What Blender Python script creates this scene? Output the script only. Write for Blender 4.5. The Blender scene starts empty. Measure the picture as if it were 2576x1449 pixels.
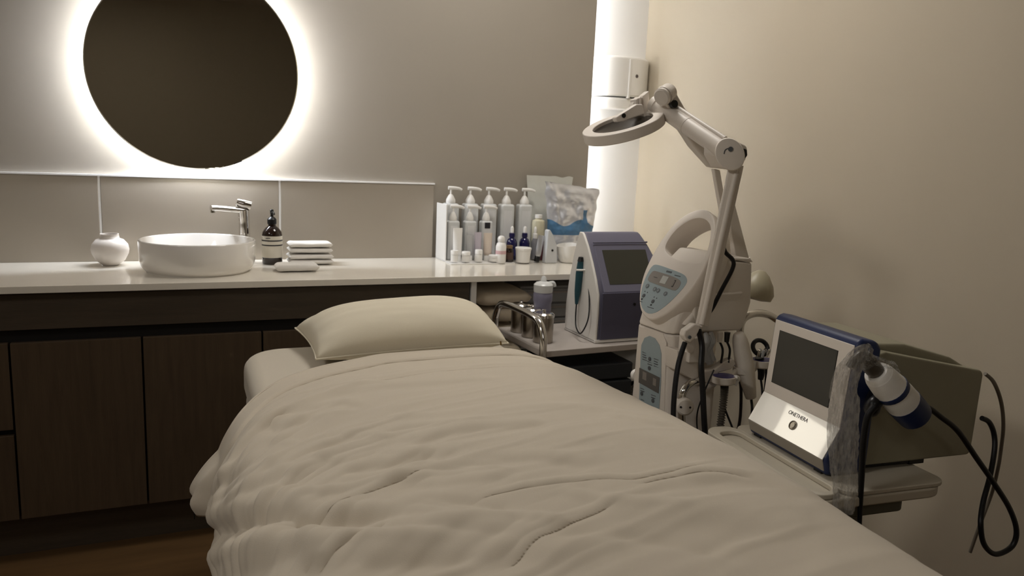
import bpy, bmesh, math, random
import numpy as np
from mathutils import Vector, Matrix, noise
random.seed(7)
PI = math.pi
C = bpy.context.scene.collection
scene = bpy.context.scene

# ------------------------------------------------------------------ camera
RX = np.array((0.92095, -0.02716, 0.38873))     # world axes seen in the camera's own frame (right, down, forward)
def _n(v): v = np.array(v, float); return v/np.linalg.norm(v)
F = 1950.0
RX = _n((4612, -136, F)); DN = np.array((-490, 11330, F), float); DN = _n(DN-RX*np.dot(DN, RX))
RY = np.cross(DN, RX); RY = -RY if RY[2] < 0 else RY
MW = np.array([RX, RY, -DN]); EYE = np.array((0, 0, 1.32))
cam_data = bpy.data.cameras.new('camera'); cam = bpy.data.objects.new('camera', cam_data); C.objects.link(cam)
r_, d_, f_ = MW[:, 0], MW[:, 1], MW[:, 2]
cam.matrix_world = Matrix(((r_[0], -d_[0], -f_[0], EYE[0]), (r_[1], -d_[1], -f_[1], EYE[1]), (r_[2], -d_[2], -f_[2], EYE[2]), (0, 0, 0, 1)))
cam_data.sensor_width = 36; cam_data.lens = F/2576*36; cam_data.clip_start = .02
cam_data.dof.use_dof = True; cam_data.dof.focus_distance = 1.75; cam_data.dof.aperture_fstop = 6.5
scene.camera = cam
scene.view_settings.view_transform = 'Standard'; scene.view_settings.look = 'None'
scene.view_settings.gamma = 1; scene.view_settings.use_curve_mapping = False
scene.view_settings.exposure = 1.14
w = bpy.data.worlds.new('world'); scene.world = w; w.use_nodes = True
w.node_tree.nodes['Background'].inputs[0].default_value = (.8, .72, .62, 1); w.node_tree.nodes['Background'].inputs[1].default_value = .05
def area(name, loc, target, sx, sy, power, col):
    l = bpy.data.lights.new(name, 'AREA'); l.shape = 'RECTANGLE'; l.size = sx; l.size_y = sy; l.energy = power; l.color = col
    o = bpy.data.objects.new(name, l); C.objects.link(o); o.location = loc
    o.rotation_euler = (Vector(target)-Vector(loc)).to_track_quat('-Z', 'Y').to_euler()
    return o
LED_MIRROR = 135.0; LED_EDGE = 26.0
area('ceiling_light_and_fill', (1.1, 2.3, 2.66), (.95, 2.1, 0), .6, .5, 7.0, (1, .955, .89))
l2 = area('ceiling_light_and_fill', (-1.5, .9, 2.66), (.95, 1.55, .7), .5, .5, 3.4, (1, .955, .89)); l2.data.spread = math.radians(105)  # unseen fill from the left, added to brighten the bed and machine fronts
area('ceiling_light_and_fill', (-.6, -1.2, 2.66), (-.6, -1.2, 0), .6, .6, 2.6, (1, .955, .89))  # unseen fill, added to lift the front wall reflected in the mirror

# ------------------------------------------------------------------ sight lines -> metric points
def ray(px, py): return MW @ np.array([(px-1288)/F, (py-724.5)/F, 1.0])
def atY(px, py, Y): r = ray(px, py); return Vector(EYE+r*(Y/r[1]))
def atZ(px, py, z): r = ray(px, py); return Vector(EYE+r*((z-1.32)/r[2]))
def atP(px, py, P0, n):
    r = ray(px, py); n = np.array(n); t = np.dot(np.array(P0)-EYE, n)/np.dot(r, n); return Vector(EYE+r*t)

# ------------------------------------------------------------------ materials
def lin(c): return tuple(((v/255)/12.92 if v/255 <= .04045 else ((v/255+.055)/1.055)**2.4) for v in c)
MATS = {}
def mat(name, rgb, rough=.5, metal=0., var=.06, vscale=30., bump=0., bscale=200., stretch=(1, 1, 1), trans=0., emit=0., coat=0., ior=1.45, sheen=0., emitcol=None, alpha=1.):
    if name in MATS: return MATS[name]
    m = bpy.data.materials.new(name); m.use_nodes = True; nt = m.node_tree; N = nt.nodes; L = nt.links
    b = N['Principled BSDF']; c = lin(rgb)
    tc = N.new('ShaderNodeTexCoord'); mp = N.new('ShaderNodeMapping'); mp.inputs['Scale'].default_value = stretch
    L.new(tc.outputs['Object'], mp.inputs[0])
    nz = N.new('ShaderNodeTexNoise'); nz.inputs['Scale'].default_value = vscale; nz.inputs['Detail'].default_value = 4
    L.new(mp.outputs[0], nz.inputs['Vector'])
    mx = N.new('ShaderNodeMix'); mx.data_type = 'RGBA'
    mx.inputs[6].default_value = (*[max(0, x*(1-var)) for x in c], 1); mx.inputs[7].default_value = (*[min(1, x*(1+var)) for x in c], 1)
    L.new(nz.outputs[0], mx.inputs[0]); L.new(mx.outputs[2], b.inputs['Base Color'])
    b.inputs['Roughness'].default_value = rough; b.inputs['Metallic'].default_value = metal
    b.inputs['IOR'].default_value = ior; b.inputs['Transmission Weight'].default_value = trans; b.inputs['Coat Weight'].default_value = coat
    b.inputs['Sheen Weight'].default_value = sheen; b.inputs['Alpha'].default_value = alpha
    if emit:
        b.inputs['Emission Color'].default_value = (*(emitcol or c), 1); b.inputs['Emission Strength'].default_value = emit
    if bump:
        n2 = N.new('ShaderNodeTexNoise'); n2.inputs['Scale'].default_value = bscale; n2.inputs['Detail'].default_value = 3
        L.new(mp.outputs[0], n2.inputs['Vector'])
        bp = N.new('ShaderNodeBump'); bp.inputs['Strength'].default_value = bump; bp.inputs['Distance'].default_value = .002
        L.new(n2.outputs[0], bp.inputs['Height']); L.new(bp.outputs[0], b.inputs['Normal'])
    MATS[name] = m; return m
def wood(name, rgb, rgb2, stretch, rough=.45):
    m = mat(name, rgb, rough, var=.0, vscale=6, stretch=stretch, bump=.15, bscale=40)
    N = m.node_tree.nodes; mx = [n for n in N if n.bl_idname == 'ShaderNodeMix'][0]; nz = [n for n in N if n.bl_idname == 'ShaderNodeTexNoise'][0]
    nz.inputs['Detail'].default_value = 8; nz.inputs['Distortion'].default_value = .6
    mx.inputs[6].default_value = (*lin(rgb), 1); mx.inputs[7].default_value = (*lin(rgb2), 1)
    return m
wallp = mat('beige_wall', (195, 184, 164), .75, var=.02, vscale=3, bump=.06, bscale=120)
panelm = mat('beige_panel', (164, 156, 144), .6, var=.02, vscale=5, bump=.05, bscale=160)
tilem = mat('beige_splashback', (164, 155, 142), .5, var=.03, vscale=5, bump=.04, bscale=120)
grout = mat('white_joint', (252, 251, 250), .5)
ceilm = mat('ceiling_paint', (215, 208, 198), .8)
darkwall = mat('brown_wall', (176, 164, 144), .7)
floorm = wood('brown_floor', (84, 62, 38), (112, 84, 52), (.6, 5, 1), .45)
wood_v = wood('dark_wood_vertical_grain', (68, 54, 42), (96, 80, 61), (9, 9, .7))
wood_h = wood('dark_wood_horizontal_grain', (68, 60, 52), (92, 80, 66), (.8, 9, 9))
blackm = mat('dark_recess', (16, 14, 13), .6)
counterm = mat('white_stone', (240, 234, 222), .12, var=.03, vscale=12, coat=.3)
counter_edge = mat('stone_edge', (150, 142, 132), .35)
ceramic = mat('white_ceramic', (240, 236, 230), .12, coat=.6, var=.01)
ceramic_matt = mat('matt_white_ceramic', (224, 217, 210), .45, var=.01)
chrome = mat('chrome', (215, 213, 210), .12, metal=1, var=.01)
steel = mat('steel', (165, 158, 148), .28, metal=1, var=.02)
mirrorm = mat('mirror_glass', (205, 202, 192), .02, metal=1, var=0)
plas = mat('cream_plastic', (230, 222, 213), .38, var=.01, bump=.04, bscale=400)
plas2 = mat('grey_cream_plastic', (226, 218, 208), .42, var=.015, bump=.06, bscale=400)
whitep = mat('white_plastic', (240, 238, 234), .35, var=.01)
brightp = mat('glossy_white_plastic', (252, 250, 246), .28, var=.005, metal=.3, coat=1.)
navy = mat('navy_rubber', (30, 44, 84), .4)
indigo = mat('indigo_plastic', (112, 111, 130), .45, var=.02)
indigo2 = mat('deep_indigo_plastic', (84, 83, 104), .5)
purple = mat('navy_lining', (44, 38, 112), .35)
screenm = mat('dark_screen', (66, 66, 62), .25, var=.02)
screenm2 = mat('olive_dark_screen', (62, 62, 54), .3, var=.02)
bluep = mat('pale_blue_panel', (156, 172, 178), .4, var=.01)
greyp = mat('grey_panel', (136, 130, 124), .35)
blackp = mat('black_plastic', (18, 18, 20), .35)
cable = mat('black_cable', (12, 12, 16), .45)
cablegrey = mat('grey_cable', (120, 112, 100), .5)
ink = mat('dark_print', (40, 38, 42), .5)
teal = mat('teal_rubber', (30, 76, 88), .4)
amber = mat('dark_brown_glass', (34, 20, 16), .12, coat=.5)
label = mat('cream_paper', (216, 210, 196), .6)
towelw = mat('white_towel', (232, 228, 222), .95, bump=.6, bscale=700, sheen=.3)
towelb = mat('beige_towel', (226, 212, 188), .95, bump=.6, bscale=500, sheen=.3)
bagm = mat('clear_frosted_plastic', (220, 222, 224), .25, trans=.55)
clearp = mat('cloudy_bottle_plastic', (240, 242, 242), .22, trans=.2)
navyglass = mat('navy_glass', (24, 22, 74), .1, coat=.5)
cloth = mat('beige_cotton', (208, 197, 180), .9, var=.02, vscale=8, bump=.25, bscale=900, sheen=.15)
sheetm = mat('cream_cotton_sheet', (210, 201, 185), .9, var=.02, vscale=8, bump=.25, bscale=900, sheen=.15)
pillowm = mat('cream_cotton_pillowcase', (226, 217, 196), .9, var=.02, vscale=8, bump=.25, bscale=900, sheen=.15)
traym = mat('grey_white_tray', (196, 188, 172), .3, var=.01)
cartm = mat('olive_grey_cart', (92, 88, 74), .5)
bodym = mat('olive_grey_housing', (150, 145, 124), .45, var=.02, bump=.05, bscale=300)
shelfm = mat('grey_white_laminate', (186, 178, 172), .4)
greydraw = mat('grey_box', (176, 178, 178), .5)
led = mat('led', (255, 250, 246), .5, emit=LED_MIRROR, emitcol=(.87, .92, 1))
led2 = mat('led_strip_white', (255, 252, 250), .5, emit=LED_EDGE, emitcol=(.92, .955, 1))
# thin crumpled plastic film
film = bpy.data.materials.new('clear_plastic_film'); film.use_nodes = True
_n1 = film.node_tree; _b = _n1.nodes['Principled BSDF']; _b.inputs['Base Color'].default_value = (.78, .75, .70, 1); _b.inputs['Roughness'].default_value = .22
_w = _n1.nodes.new('ShaderNodeTexNoise'); _w.inputs['Scale'].default_value = 90; _w.inputs['Distortion'].default_value = 1.5; _bp = _n1.nodes.new('ShaderNodeBump'); _bp.inputs['Strength'].default_value = .8; _bp.inputs['Distance'].default_value = .004
_n1.links.new(_w.outputs[0], _bp.inputs['Height']); _n1.links.new(_bp.outputs[0], _b.inputs['Normal'])
_t = _n1.nodes.new('ShaderNodeBsdfTransparent'); _m = _n1.nodes.new('ShaderNodeMixShader')
_z = _n1.nodes.new('ShaderNodeTexNoise'); _z.inputs['Scale'].default_value = 16; _mr = _n1.nodes.new('ShaderNodeMapRange')
_mr.inputs['From Min'].default_value = .3; _mr.inputs['From Max'].default_value = .7; _mr.inputs['To Min'].default_value = .15; _mr.inputs['To Max'].default_value = .6
_n1.links.new(_z.outputs[0], _mr.inputs[0]); _n1.links.new(_mr.outputs[0], _m.inputs[0])
_n1.links.new(_t.outputs[0], _m.inputs[1]); _n1.links.new(_b.outputs[0], _m.inputs[2]); _n1.links.new(_m.outputs[0], _n1.nodes['Material Output'].inputs[0])

# ------------------------------------------------------------------ mesh helpers
def V(*a): return Vector(a)
def box(bm, lo, hi, M=None):
    vs = [bm.verts.new((x, y, z)) for x in (lo[0], hi[0]) for y in (lo[1], hi[1]) for z in (lo[2], hi[2])]
    for f in ((0, 1, 3, 2), (4, 6, 7, 5), (0, 4, 5, 1), (2, 3, 7, 6), (0, 2, 6, 4), (1, 5, 7, 3)): bm.faces.new([vs[i] for i in f])
    if M is not None:
        for v in vs: v.co = M @ v.co
    return vs
def BX(lo, hi, M=None): bm = bmesh.new(); box(bm, lo, hi, M); return bm
def prism(bm, pts, off):
    """closed prism: polygon pts (3-D, planar) pushed along the vector off"""
    off = Vector(off); a = [bm.verts.new(p) for p in pts]; b = [bm.verts.new(Vector(p)+off) for p in pts]; n = len(pts)
    bm.faces.new(a); bm.faces.new(b[::-1])
    for i in range(n): bm.faces.new((a[i], b[i], b[(i+1) % n], a[(i+1) % n]))
def PR(pts, off): bm = bmesh.new(); prism(bm, [Vector(p) for p in pts], off); bmesh.ops.recalc_face_normals(bm, faces=bm.faces); return bm
def lathe(bm, prof, c=(0, 0, 0), axis=(0, 0, 1), seg=32, cap=True, sx=1., sy=1.):
    q = Vector((0, 0, 1)).rotation_difference(Vector(axis).normalized()); c = Vector(c); rings = []
    for r, z in prof:
        rings.append([bm.verts.new(c+q @ Vector((r*math.cos(2*PI*k/seg)*sx, r*math.sin(2*PI*k/seg)*sy, z))) for k in range(seg)])
    for a, b in zip(rings, rings[1:]):
        for k in range(seg): bm.faces.new((a[k], a[(k+1) % seg], b[(k+1) % seg], b[k]))
    if cap: bm.faces.new(rings[0][::-1]); bm.faces.new(rings[-1])
def LA(prof, c=(0, 0, 0), axis=(0, 0, 1), seg=32, cap=True, sx=1., sy=1.):
    bm = bmesh.new(); lathe(bm, prof, c, axis, seg, cap, sx, sy); return bm
def smoothpath(P, n=8):
    P = [Vector(p) for p in P]; out = []
    for i in range(len(P)-1):
        p0 = P[max(i-1, 0)]; p1 = P[i]; p2 = P[i+1]; p3 = P[min(i+2, len(P)-1)]
        for k in range(n):
            t = k/n
            out.append(.5*((2*p1)+(p2-p0)*t+(2*p0-5*p1+4*p2-p3)*t*t+(3*p1-p0-3*p2+p3)*t**3))
    out.append(P[-1]); return out
def tube(bm, P, r, seg=10, cap=True, flat=None):
    P = [Vector(p) for p in P]; rs = r if hasattr(r, '__len__') else [r]*len(P); rings = []
    up = Vector((0, 0, 1)); t0 = (P[1]-P[0]).normalized()
    if abs(t0.dot(up)) > .9: up = Vector((0, 1, 0))
    nrm = (up-t0*up.dot(t0)).normalized()
    for i, p in enumerate(P):
        t = (P[min(i+1, len(P)-1)]-P[max(i-1, 0)]).normalized()
        nrm = (nrm-t*nrm.dot(t)).normalized(); b = t.cross(nrm); s2 = flat or 1.
        rings.append([bm.verts.new(p+rs[i]*(nrm*math.cos(2*PI*k/seg)+b*math.sin(2*PI*k/seg)*s2)) for k in range(seg)])
    for a, b in zip(rings, rings[1:]):
        for k in range(seg): bm.faces.new((a[k], a[(k+1) % seg], b[(k+1) % seg], b[k]))
    if cap: bm.faces.new(rings[0][::-1]); bm.faces.new(rings[-1])
def TU(P, r, seg=10, n=8, flat=None):
    bm = bmesh.new(); P = smoothpath(P, n) if n else P
    if hasattr(r, '__len__'): r = [float(q) for q in np.interp(np.linspace(0, 1, len(P)), np.linspace(0, 1, len(r)), r)]
    tube(bm, P, r, seg, flat=flat); return bm
def root_inv(p):
    return None if p is None else p
def obj(name, bm, m, parent=None, smooth=True, bevel=0., bseg=3, sub=0, ang=35):
    me = bpy.data.meshes.new(name); bmesh.ops.recalc_face_normals(bm, faces=bm.faces)
    bm.to_mesh(me); bm.free(); me.materials.append(m)
    o = bpy.data.objects.new(name, me); C.objects.link(o)
    if parent is not None:
        r = parent
        while r.parent: r = r.parent
        off = r.location if r.type == 'EMPTY' else Vector((0, 0, 0))
        if off.length: me.transform(Matrix.Translation(-off))
        o.parent = parent
    if smooth:
        for p in me.polygons: p.use_smooth = True
        if not (bevel or sub): me.set_sharp_from_angle(angle=math.radians(ang))
    if bevel:
        b = o.modifiers.new('bevel', 'BEVEL'); b.width = bevel; b.segments = bseg; b.limit_method = 'ANGLE'; b.angle_limit = math.radians(30); b.harden_normals = True
    if sub:
        s = o.modifiers.new('sub', 'SUBSURF'); s.levels = sub; s.render_levels = sub
    return o
def tag(o, lab, cat, group=None, kind=None):
    o['label'] = lab; o['category'] = cat
    if group: o['group'] = group
    if kind: o['kind'] = kind
    return o
def thing(name, lab, cat, loc=(0, 0, 0), group=None):
    o = bpy.data.objects.new(name, None); C.objects.link(o); o.location = loc; o.empty_display_size = .1
    return tag(o, lab, cat, group)
def struct(name, bm, m, parent=None, **k):
    o = obj(name, bm, m, parent, **k)
    if parent is None: o['kind'] = 'structure'
    return o
def dup(r, delta, lab=None, group=None):
    def cp(o, par):
        c = o.copy(); C.objects.link(c)
        if par is not None: c.parent = par
        for ch in [x for x in bpy.data.objects if x.parent == o]: cp(ch, c)
        return c
    c = cp(r, None); c.location = Vector(r.location)+Vector(delta)
    if lab: c['label'] = lab
    if group: c['group'] = group
    return c

# ------------------------------------------------------------------ room shell
XL, XR, YF, YB, ZC = -2.3, 2.03, -2.6, 3.25, 2.72
YP = 3.115                                     # face of the wall panel that stands proud of the back wall
struct('floor', BX((XL, YF, -.1), (XR, YB, 0)), floorm, smooth=False)
struct('ceiling', BX((XL, YF, ZC), (XR, YB, ZC+.1)), ceilm, smooth=False)
struct('wall_back', BX((XL-.1, YB, -.1), (XR+.1, YB+.1, ZC+.1)), mat('white_wall', (226, 224, 220), .75, var=.01), smooth=False)
struct('wall_right', BX((XR, YF-.1, -.1), (XR+.1, YB, ZC+.1)), wallp, smooth=False)
struct('wall_left', BX((XL-.1, YF-.1, -.1), (XL, YB, ZC+.1)), wallp, smooth=False)
struct('wall_front', BX((XL, YF-.1, -.1), (XR, YF, ZC+.1)), darkwall, smooth=False)
tp = thing('wall_panel', 'large beige wall panel standing proud behind the round mirror', 'wall panel', (0, YP, .88))
obj('board', BX((XL, YP, .88), (1.683, YP+.035, ZC)), panelm, tp, smooth=False)
obj('batten', BX((XL, YP+.035, .88), (1.58, YB, ZC)), panelm, tp, smooth=False)
obj('led_strip', BX((1.640, YP+.0355, .95), (1.660, YP+.038, 2.60)), led2, tp, smooth=False)
# splashback tiles: 15 mm proud of the panel, lit along their top edge
sp = thing('splashback', 'beige tiled splashback strip with white joints behind the worktop', 'splashback', (0, YP, .88))
xs = [XL, -.868, -.267, .347, .966]
for a, b in zip(xs, xs[1:]):
    obj('tile', BX((a+.004, 3.100, .88), (b-.004, YP-.0005, 1.183)), tilem, sp, smooth=True, bevel=.0012, bseg=1)
for x in xs[1:4]: obj('joint', BX((x-.0035, 3.101, .88), (x+.0035, YP-.0004, 1.184)), grout, sp, smooth=False)
obj('top_trim', BX((XL, 3.0975, 1.184), (.966, YP-.0004, 1.190)), grout, sp, smooth=False)

# ------------------------------------------------------------------ mirror with a halo of light
MC = V(.059, 3.055, 1.571); MR = .352
mt = thing('round_mirror', 'large round backlit mirror glowing on the beige wall above the basin', 'mirror', MC)
obj('mirror_glass', LA([(MR-.004, -.005), (MR, -.002), (MR, .002), (MR-.003, .004)], MC, (0, 1, 0), 160), mirrorm, mt, ang=20)
obj('backing', LA([(MR-.0605, 0), (MR-.0605, YP-.0045-MC.y-.001)], MC+V(0, .0045, 0), (0, 1, 0), 96), whitep, mt, smooth=False)
rb = bmesh.new()
lathe(rb, [(MR-.060, .024), (MR-.060, .034)], MC, (0, 1, 0), 128, cap=False)
obj('led_ring', rb, led, mt, smooth=False)

# ------------------------------------------------------------------ cabinets and worktop
YCF = 2.605; ZT = .88
wt = thing('worktop', 'long glossy cream stone worktop running along the back wall', 'worktop', (0, YCF, ZT))
obj('top_slab', BX((XL, YCF, ZT-.022), (XR-.001, YP-.0005, ZT)), counterm, wt, bevel=.0015, bseg=2)
obj('back_slab', BX((1.684, YP, ZT-.022), (XR-.001, YB-.001, ZT)), counterm, wt, smooth=False)
cb = thing('vanity_cabinet', 'dark wood vanity cabinet with long drawer front under the basin', 'cabinet', (.2, 2.63, 0))
obj('carcass', BX((XL+.01, 2.655, .147), (.965, 3.10, .857)), blackm, cb, smooth=False)
obj('drawer_front', BX((-2.2, 2.63, .744), (.962, 2.654, .852)), wood_h, cb, bevel=.001, bseg=1)
obj('upper_rail', BX((-2.2, 2.652, .853), (.962, 2.66, .8575)), blackm, cb, smooth=False)
obj('recessed_rail', BX((-2.2, 2.6502, .70), (.962, 2.6545, .7435)), blackm, cb, smooth=False)
for a, b, z0, z1 in ((-.481, -.130, .147, .704), (-.124, .232, .147, .704), (.238, .598, .147, .704), (.604, .962, .147, .704), (-1.36, -.487, .437, .704), (-1.36, -.487, .147, .418), (-2.2, -1.366, .147, .704)):
    obj('drawer_front' if (b == -.487) else 'door', BX((a, 2.63, z0), (b, 2.6538, z1)), wood_v, cb, bevel=.001, bseg=1)
obj('plinth', BX((-2.25, 2.70, 0), (.965, 3.09, .1465)), wood_h, cb, smooth=False)
sh = thing('open_shelf_unit', 'white open shelving niche beneath the right end of the worktop', 'shelf unit', (.98, 2.63, 0))
obj('side_panel', BX((.967, 2.625, 0), (.988, 3.08, .857)), whitep, sh, bevel=.001, bseg=1)
obj('side_panel', BX((2.0, 2.625, 0), (2.02, 3.08, .857)), whitep, sh, bevel=.001, bseg=1)
obj('back_panel', BX((.988, 3.08, 0), (2.0, 3.10, .857)), blackm, sh, smooth=False)
obj('shelf', BX((.989, 2.64, .42), (1.999, 3.079, .438)), whitep, sh, bevel=.001, bseg=1)
obj('shelf', BX((.989, 2.64, .08), (1.999, 3.079, .098)), whitep, sh, bevel=.001, bseg=1)
struct('baseboard_right', BX((XR-.012, YF, 0), (XR-.0005, 2.6, .07)), wood_h, smooth=False)

# towels inside the niche: folded, rounded
def folded(name, x0, x1, y0, y1, z0, z1, m, lab, cat, group=None, layers=2, seed=0, parent=None):
    """a folded towel: rounded slab whose front shows the layers' loops"""
    t = thing(name, lab, cat, ((x0+x1)/2, (y0+y1)/2, z0), group)
    z0 += .001; h = (z1-z0-.002)/layers
    for i in range(layers):
        bm = bmesh.new(); nx, na = 26, 20; rings = []
        for a in range(nx+1):
            u = a/nx; x = x0+(x1-x0)*u; e = min(1, (min(u, 1-u)*(x1-x0)/(h*.45)))**.5 if 0 < u < 1 else .02
            ring = []
            for k in range(na):
                an = 2*PI*k/na; cy = math.cos(an); cz = math.sin(an)
                py = math.copysign(abs(cy)**.25, cy); pz = math.copysign(abs(cz)**.75, cz)
                nn = noise.noise(V(x*22+seed*3, cy*2.2+i*5, cz*2+seed))*.13
                ring.append(bm.verts.new((x, (y0+y1)/2+(y1-y0)/2*py*(.90+.1*e+nn*.3), z0+h*(i+.5)+h*.42*pz*(e*.98)*(1+nn)+h*.06*noise.noise(V(x*9, seed, i)))))
            rings.append(ring)
        for a, b in zip(rings, rings[1:]):
            for k in range(na): bm.faces.new((a[k], a[(k+1) % na], b[(k+1) % na], b[k]))
        bm.faces.new(rings[0][::-1]); bm.faces.new(rings[-1])
        obj('fold', bm, m, t, smooth=True, ang=80)
    return t
folded('folded_towel', 1.0, 1.235, 2.66, 2.95, .746, .815, towelb, 'beige towel on top of the pile in the open shelf', 'towel', 'towels in the open shelf', 1, 1)
folded('folded_towel', 1.0, 1.21, 2.66, 2.95, .680, .745, towelb, 'beige towel directly below the topmost one in the open shelf', 'towel', 'towels in the open shelf', 1, 4)
folded('folded_towel', 1.0, 1.20, 2.66, 2.95, .612, .679, towelb, 'third beige towel down in the open shelf pile', 'towel', 'towels in the open shelf', 1, 6)
folded('folded_towel', 1.0, 1.20, 2.66, 2.95, .54, .611, towelb, 'fourth beige towel down in the open shelf pile', 'towel', 'towels in the open shelf', 1, 8)
folded('folded_towel', 1.0, 1.20, 2.66, 2.95, .442, .539, towelb, 'lowest beige towel resting on the shelf board', 'towel', 'towels in the open shelf', 1, 9)
dr = thing('storage_drawers', 'grey plastic storage drawers behind the white trolley', 'drawers', (1.42, 2.8, .438))
obj('housing', BX((1.24, 2.80, .4385), (1.62, 3.06, .80)), greydraw, dr, bevel=.004)
for i, (a, b) in enumerate(((.735, .79), (.675, .728), (.61, .668), (.545, .603), (.455, .538))):
    d = obj('drawer', BX((1.247, 2.785, a), (1.613, 2.80, b)), greydraw, dr, bevel=.003)
    obj('rim', BX((1.26, 2.779, b-.016), (1.60, 2.7848, b-.009)), shelfm, d, bevel=.001)

# ------------------------------------------------------------------ things on the worktop
BC = V(.048, 2.862, ZT)
bs = thing('vessel_basin', 'round white ceramic vessel basin standing under the mirror', 'basin', BC)
R = .187
obj('bowl', LA([(R-.020, 0), (R-.018, .005), (R-.013, .008), (R-.005, .022), (R, .04), (R+.0015, .104), (R, .1075), (R-.004, .108), (R-.007, .105), (R-.010, .05), (R-.03, .022), (R-.08, .014), (.02, .012)], BC, seg=96), ceramic, bs, ang=60)
obj('drain', LA([(.022, .013), (.022, .016), (.018, .018)], BC, seg=32), chrome, bs)
fc = thing('basin_faucet', 'tall chrome mixer tap behind the right side of the basin', 'faucet', (.212, 3.03, ZT))
obj('body', TU([(.212, 3.03, .88), (.212, 3.03, .95), (.211, 3.03, 1.03), (.209, 3.03, 1.075)], [.027, .024, .022, .024], 24, flat=.85), chrome, fc)
obj('base_ring', LA([(.031, 0), (.031, .006), (.028, .008)], (.212, 3.03, ZT)), chrome, fc)
sb = bmesh.new(); tube(sb, smoothpath([(.215, 3.03, 1.073), (.16, 3.02, 1.079), (.115, 3.01, 1.083), (.097, 3.005, 1.083)]), .0115, 16, flat=1.25); obj('spout', sb, chrome, fc)
obj('aerator', LA([(.009, -.010), (.009, 0)], (.103, 3.006, 1.077)), chrome, fc)
obj('lever', TU([(.235, 3.03, 1.092), (.21, 3.03, 1.098), (.186, 3.03, 1.105)], [.018, .018, .014], 16, flat=1.2), chrome, fc)
vs = thing('jar_vase', 'small round white moon-jar vase left of the basin', 'vase', (-.234, 3.01, ZT))
pv = [(.024, 0), (.027, .003), (.046, .018), (.058, .042), (.0605, .056), (.057, .074), (.044, .090), (.031, .095), (.029, .108), (.030, .110), (.027, .110), (.026, .097), (.04, .088), (.05, .07), (.03, .02), (.01, .012)]
obj('body', LA([(r, z) for r, z in pv], (-.234, 3.01, ZT), seg=64), ceramic_matt, vs, ang=70)
obj('glaze_ring', LA([(.0305, .0935), (.0315, .095), (.0305, .0965)], (-.234, 3.01, ZT), seg=48, cap=False), ceramic_matt, vs)
so = thing('soap_bottle', 'dark brown pump soap bottle with cream striped label by the tap', 'bottle', (.306, 2.99, ZT)); sc = V(.306, 2.99, ZT)
obj('bottle', LA([(.034, 0), (.0365, .004), (.0365, .108), (.034, .120), (.025, .133), (.014, .142), (.013, .150)], sc, seg=48), amber, so)
obj('label', LA([(.0369, .026), (.0369, .106)], sc, seg=48, cap=False), label, so)
for z0, z1 in ((.087, .0915), (.070, .0745)): obj('stripe', LA([(.0372, z0), (.0372, z1)], sc, seg=48, cap=False), ink, so)
obj('printed_line', BX((.280, 2.9545, ZT+.098), (.312, 2.9565, ZT+.1005)), ink, so)
obj('collar', LA([(.015, .148), (.0165, .150), (.0165, .166), (.012, .172), (.006, .176), (.005, .186)], sc), blackp, so)
obj('pump_head', LA([(.0045, .184), (.0065, .187), (.0065, .200), (.004, .203)], sc), blackp, so)
obj('spout', TU([(.306, 2.99, 1.073), (.309, 2.965, 1.073), (.310, 2.95, 1.068)], .0035), blackp, so)
def towel_pile():
    folded('hand_towel', .36, .525, 2.93, 3.03, .8805, .923, towelw, 'white hand towel at the bottom of the stack on the worktop', 'towel', 'white towels on the worktop', 2, 11)
    folded('hand_towel', .362, .522, 2.935, 3.03, .923, .967, towelw, 'white folded hand towel on top of the stack on the worktop', 'towel', 'white towels on the worktop', 2, 14)
    folded('hand_towel', .295, .445, 2.765, 2.845, .8805, .913, towelw, 'single white towel lying in front of the stacked pair', 'towel', 'white towels on the worktop', 1, 17)
towel_pile()

# pump bottles
def pump_bottle(x, y, w_, d_, h, hp, lab, grp, z=ZT+.0045, m=None, mlabel=None):
    t = thing('pump_bottle', lab, 'bottle', (x, y, z), grp)
    obj('bottle', BX((x-w_/2, y-d_/2, z), (x+w_/2, y+d_/2, z+h)), m or clearp, t, bevel=min(w_, d_)*.2, bseg=4)
    if mlabel: obj('label', BX((x-w_*.3, y-d_/2-.0006, z+h*.1), (x+w_*.3, y-d_/2-.0001, z+h*.88)), mlabel, t, smooth=False)
    obj('collar', LA([(w_*.30, h), (w_*.32, h+.004), (w_*.31, h+.014), (w_*.18, h+.03), (w_*.10, h+.036)], (x, y, z)), whitep, t)
    obj('stem', LA([(.0042, h+.03), (.0042, h+hp-.006)], (x, y, z), seg=16), whitep, t)
    obj('pump_head', TU([(x-.012, y, z+h+hp), (x+.01, y-.002, z+h+hp), (x+.032, y-.004, z+h+hp-.002), (x+.046, y-.005, z+h+hp-.007)], [.0075, .0075, .0065, .005], 14, flat=.8), whitep, t)
    return t
names5 = ['leftmost tall clear pump bottle in the back row', 'second tall clear pump bottle from the left in the back row', 'middle tall clear pump bottle of the five in the back row', 'fourth tall clear pump bottle, behind the left navy bottle', 'rightmost tall clear pump bottle, left of the white pouch']
for i, px in enumerate((1131, 1180, 1226, 1270, 1315)):
    p = atY(px, 600, 3.055); pump_bottle(p.x, 3.055, .062, .05, .228, .062, names5[i], 'tall pump bottles in the back row', mlabel=mat('grey_label', (224, 225, 227), .4))
names3 = ['shorter pump bottle at the left of the front row, behind the white tube', 'shorter pump bottle in the middle of the front row', 'shorter pump bottle with a black label square at the front right']
for i, px in enumerate((1138, 1180, 1221)):
    p = atY(px, 600, 3.008); pb = pump_bottle(p.x, 3.008, .050, .042, .160, .058, names3[i], 'shorter pump bottles in the front row', mlabel=mat('light_grey_label', (230, 230, 230), .4))
    if i == 2: obj('label_square', BX((p.x-.013, 2.9855, ZT+.135), (p.x+.011, 2.9864, ZT+.159)), ink, pb, smooth=False)
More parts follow.
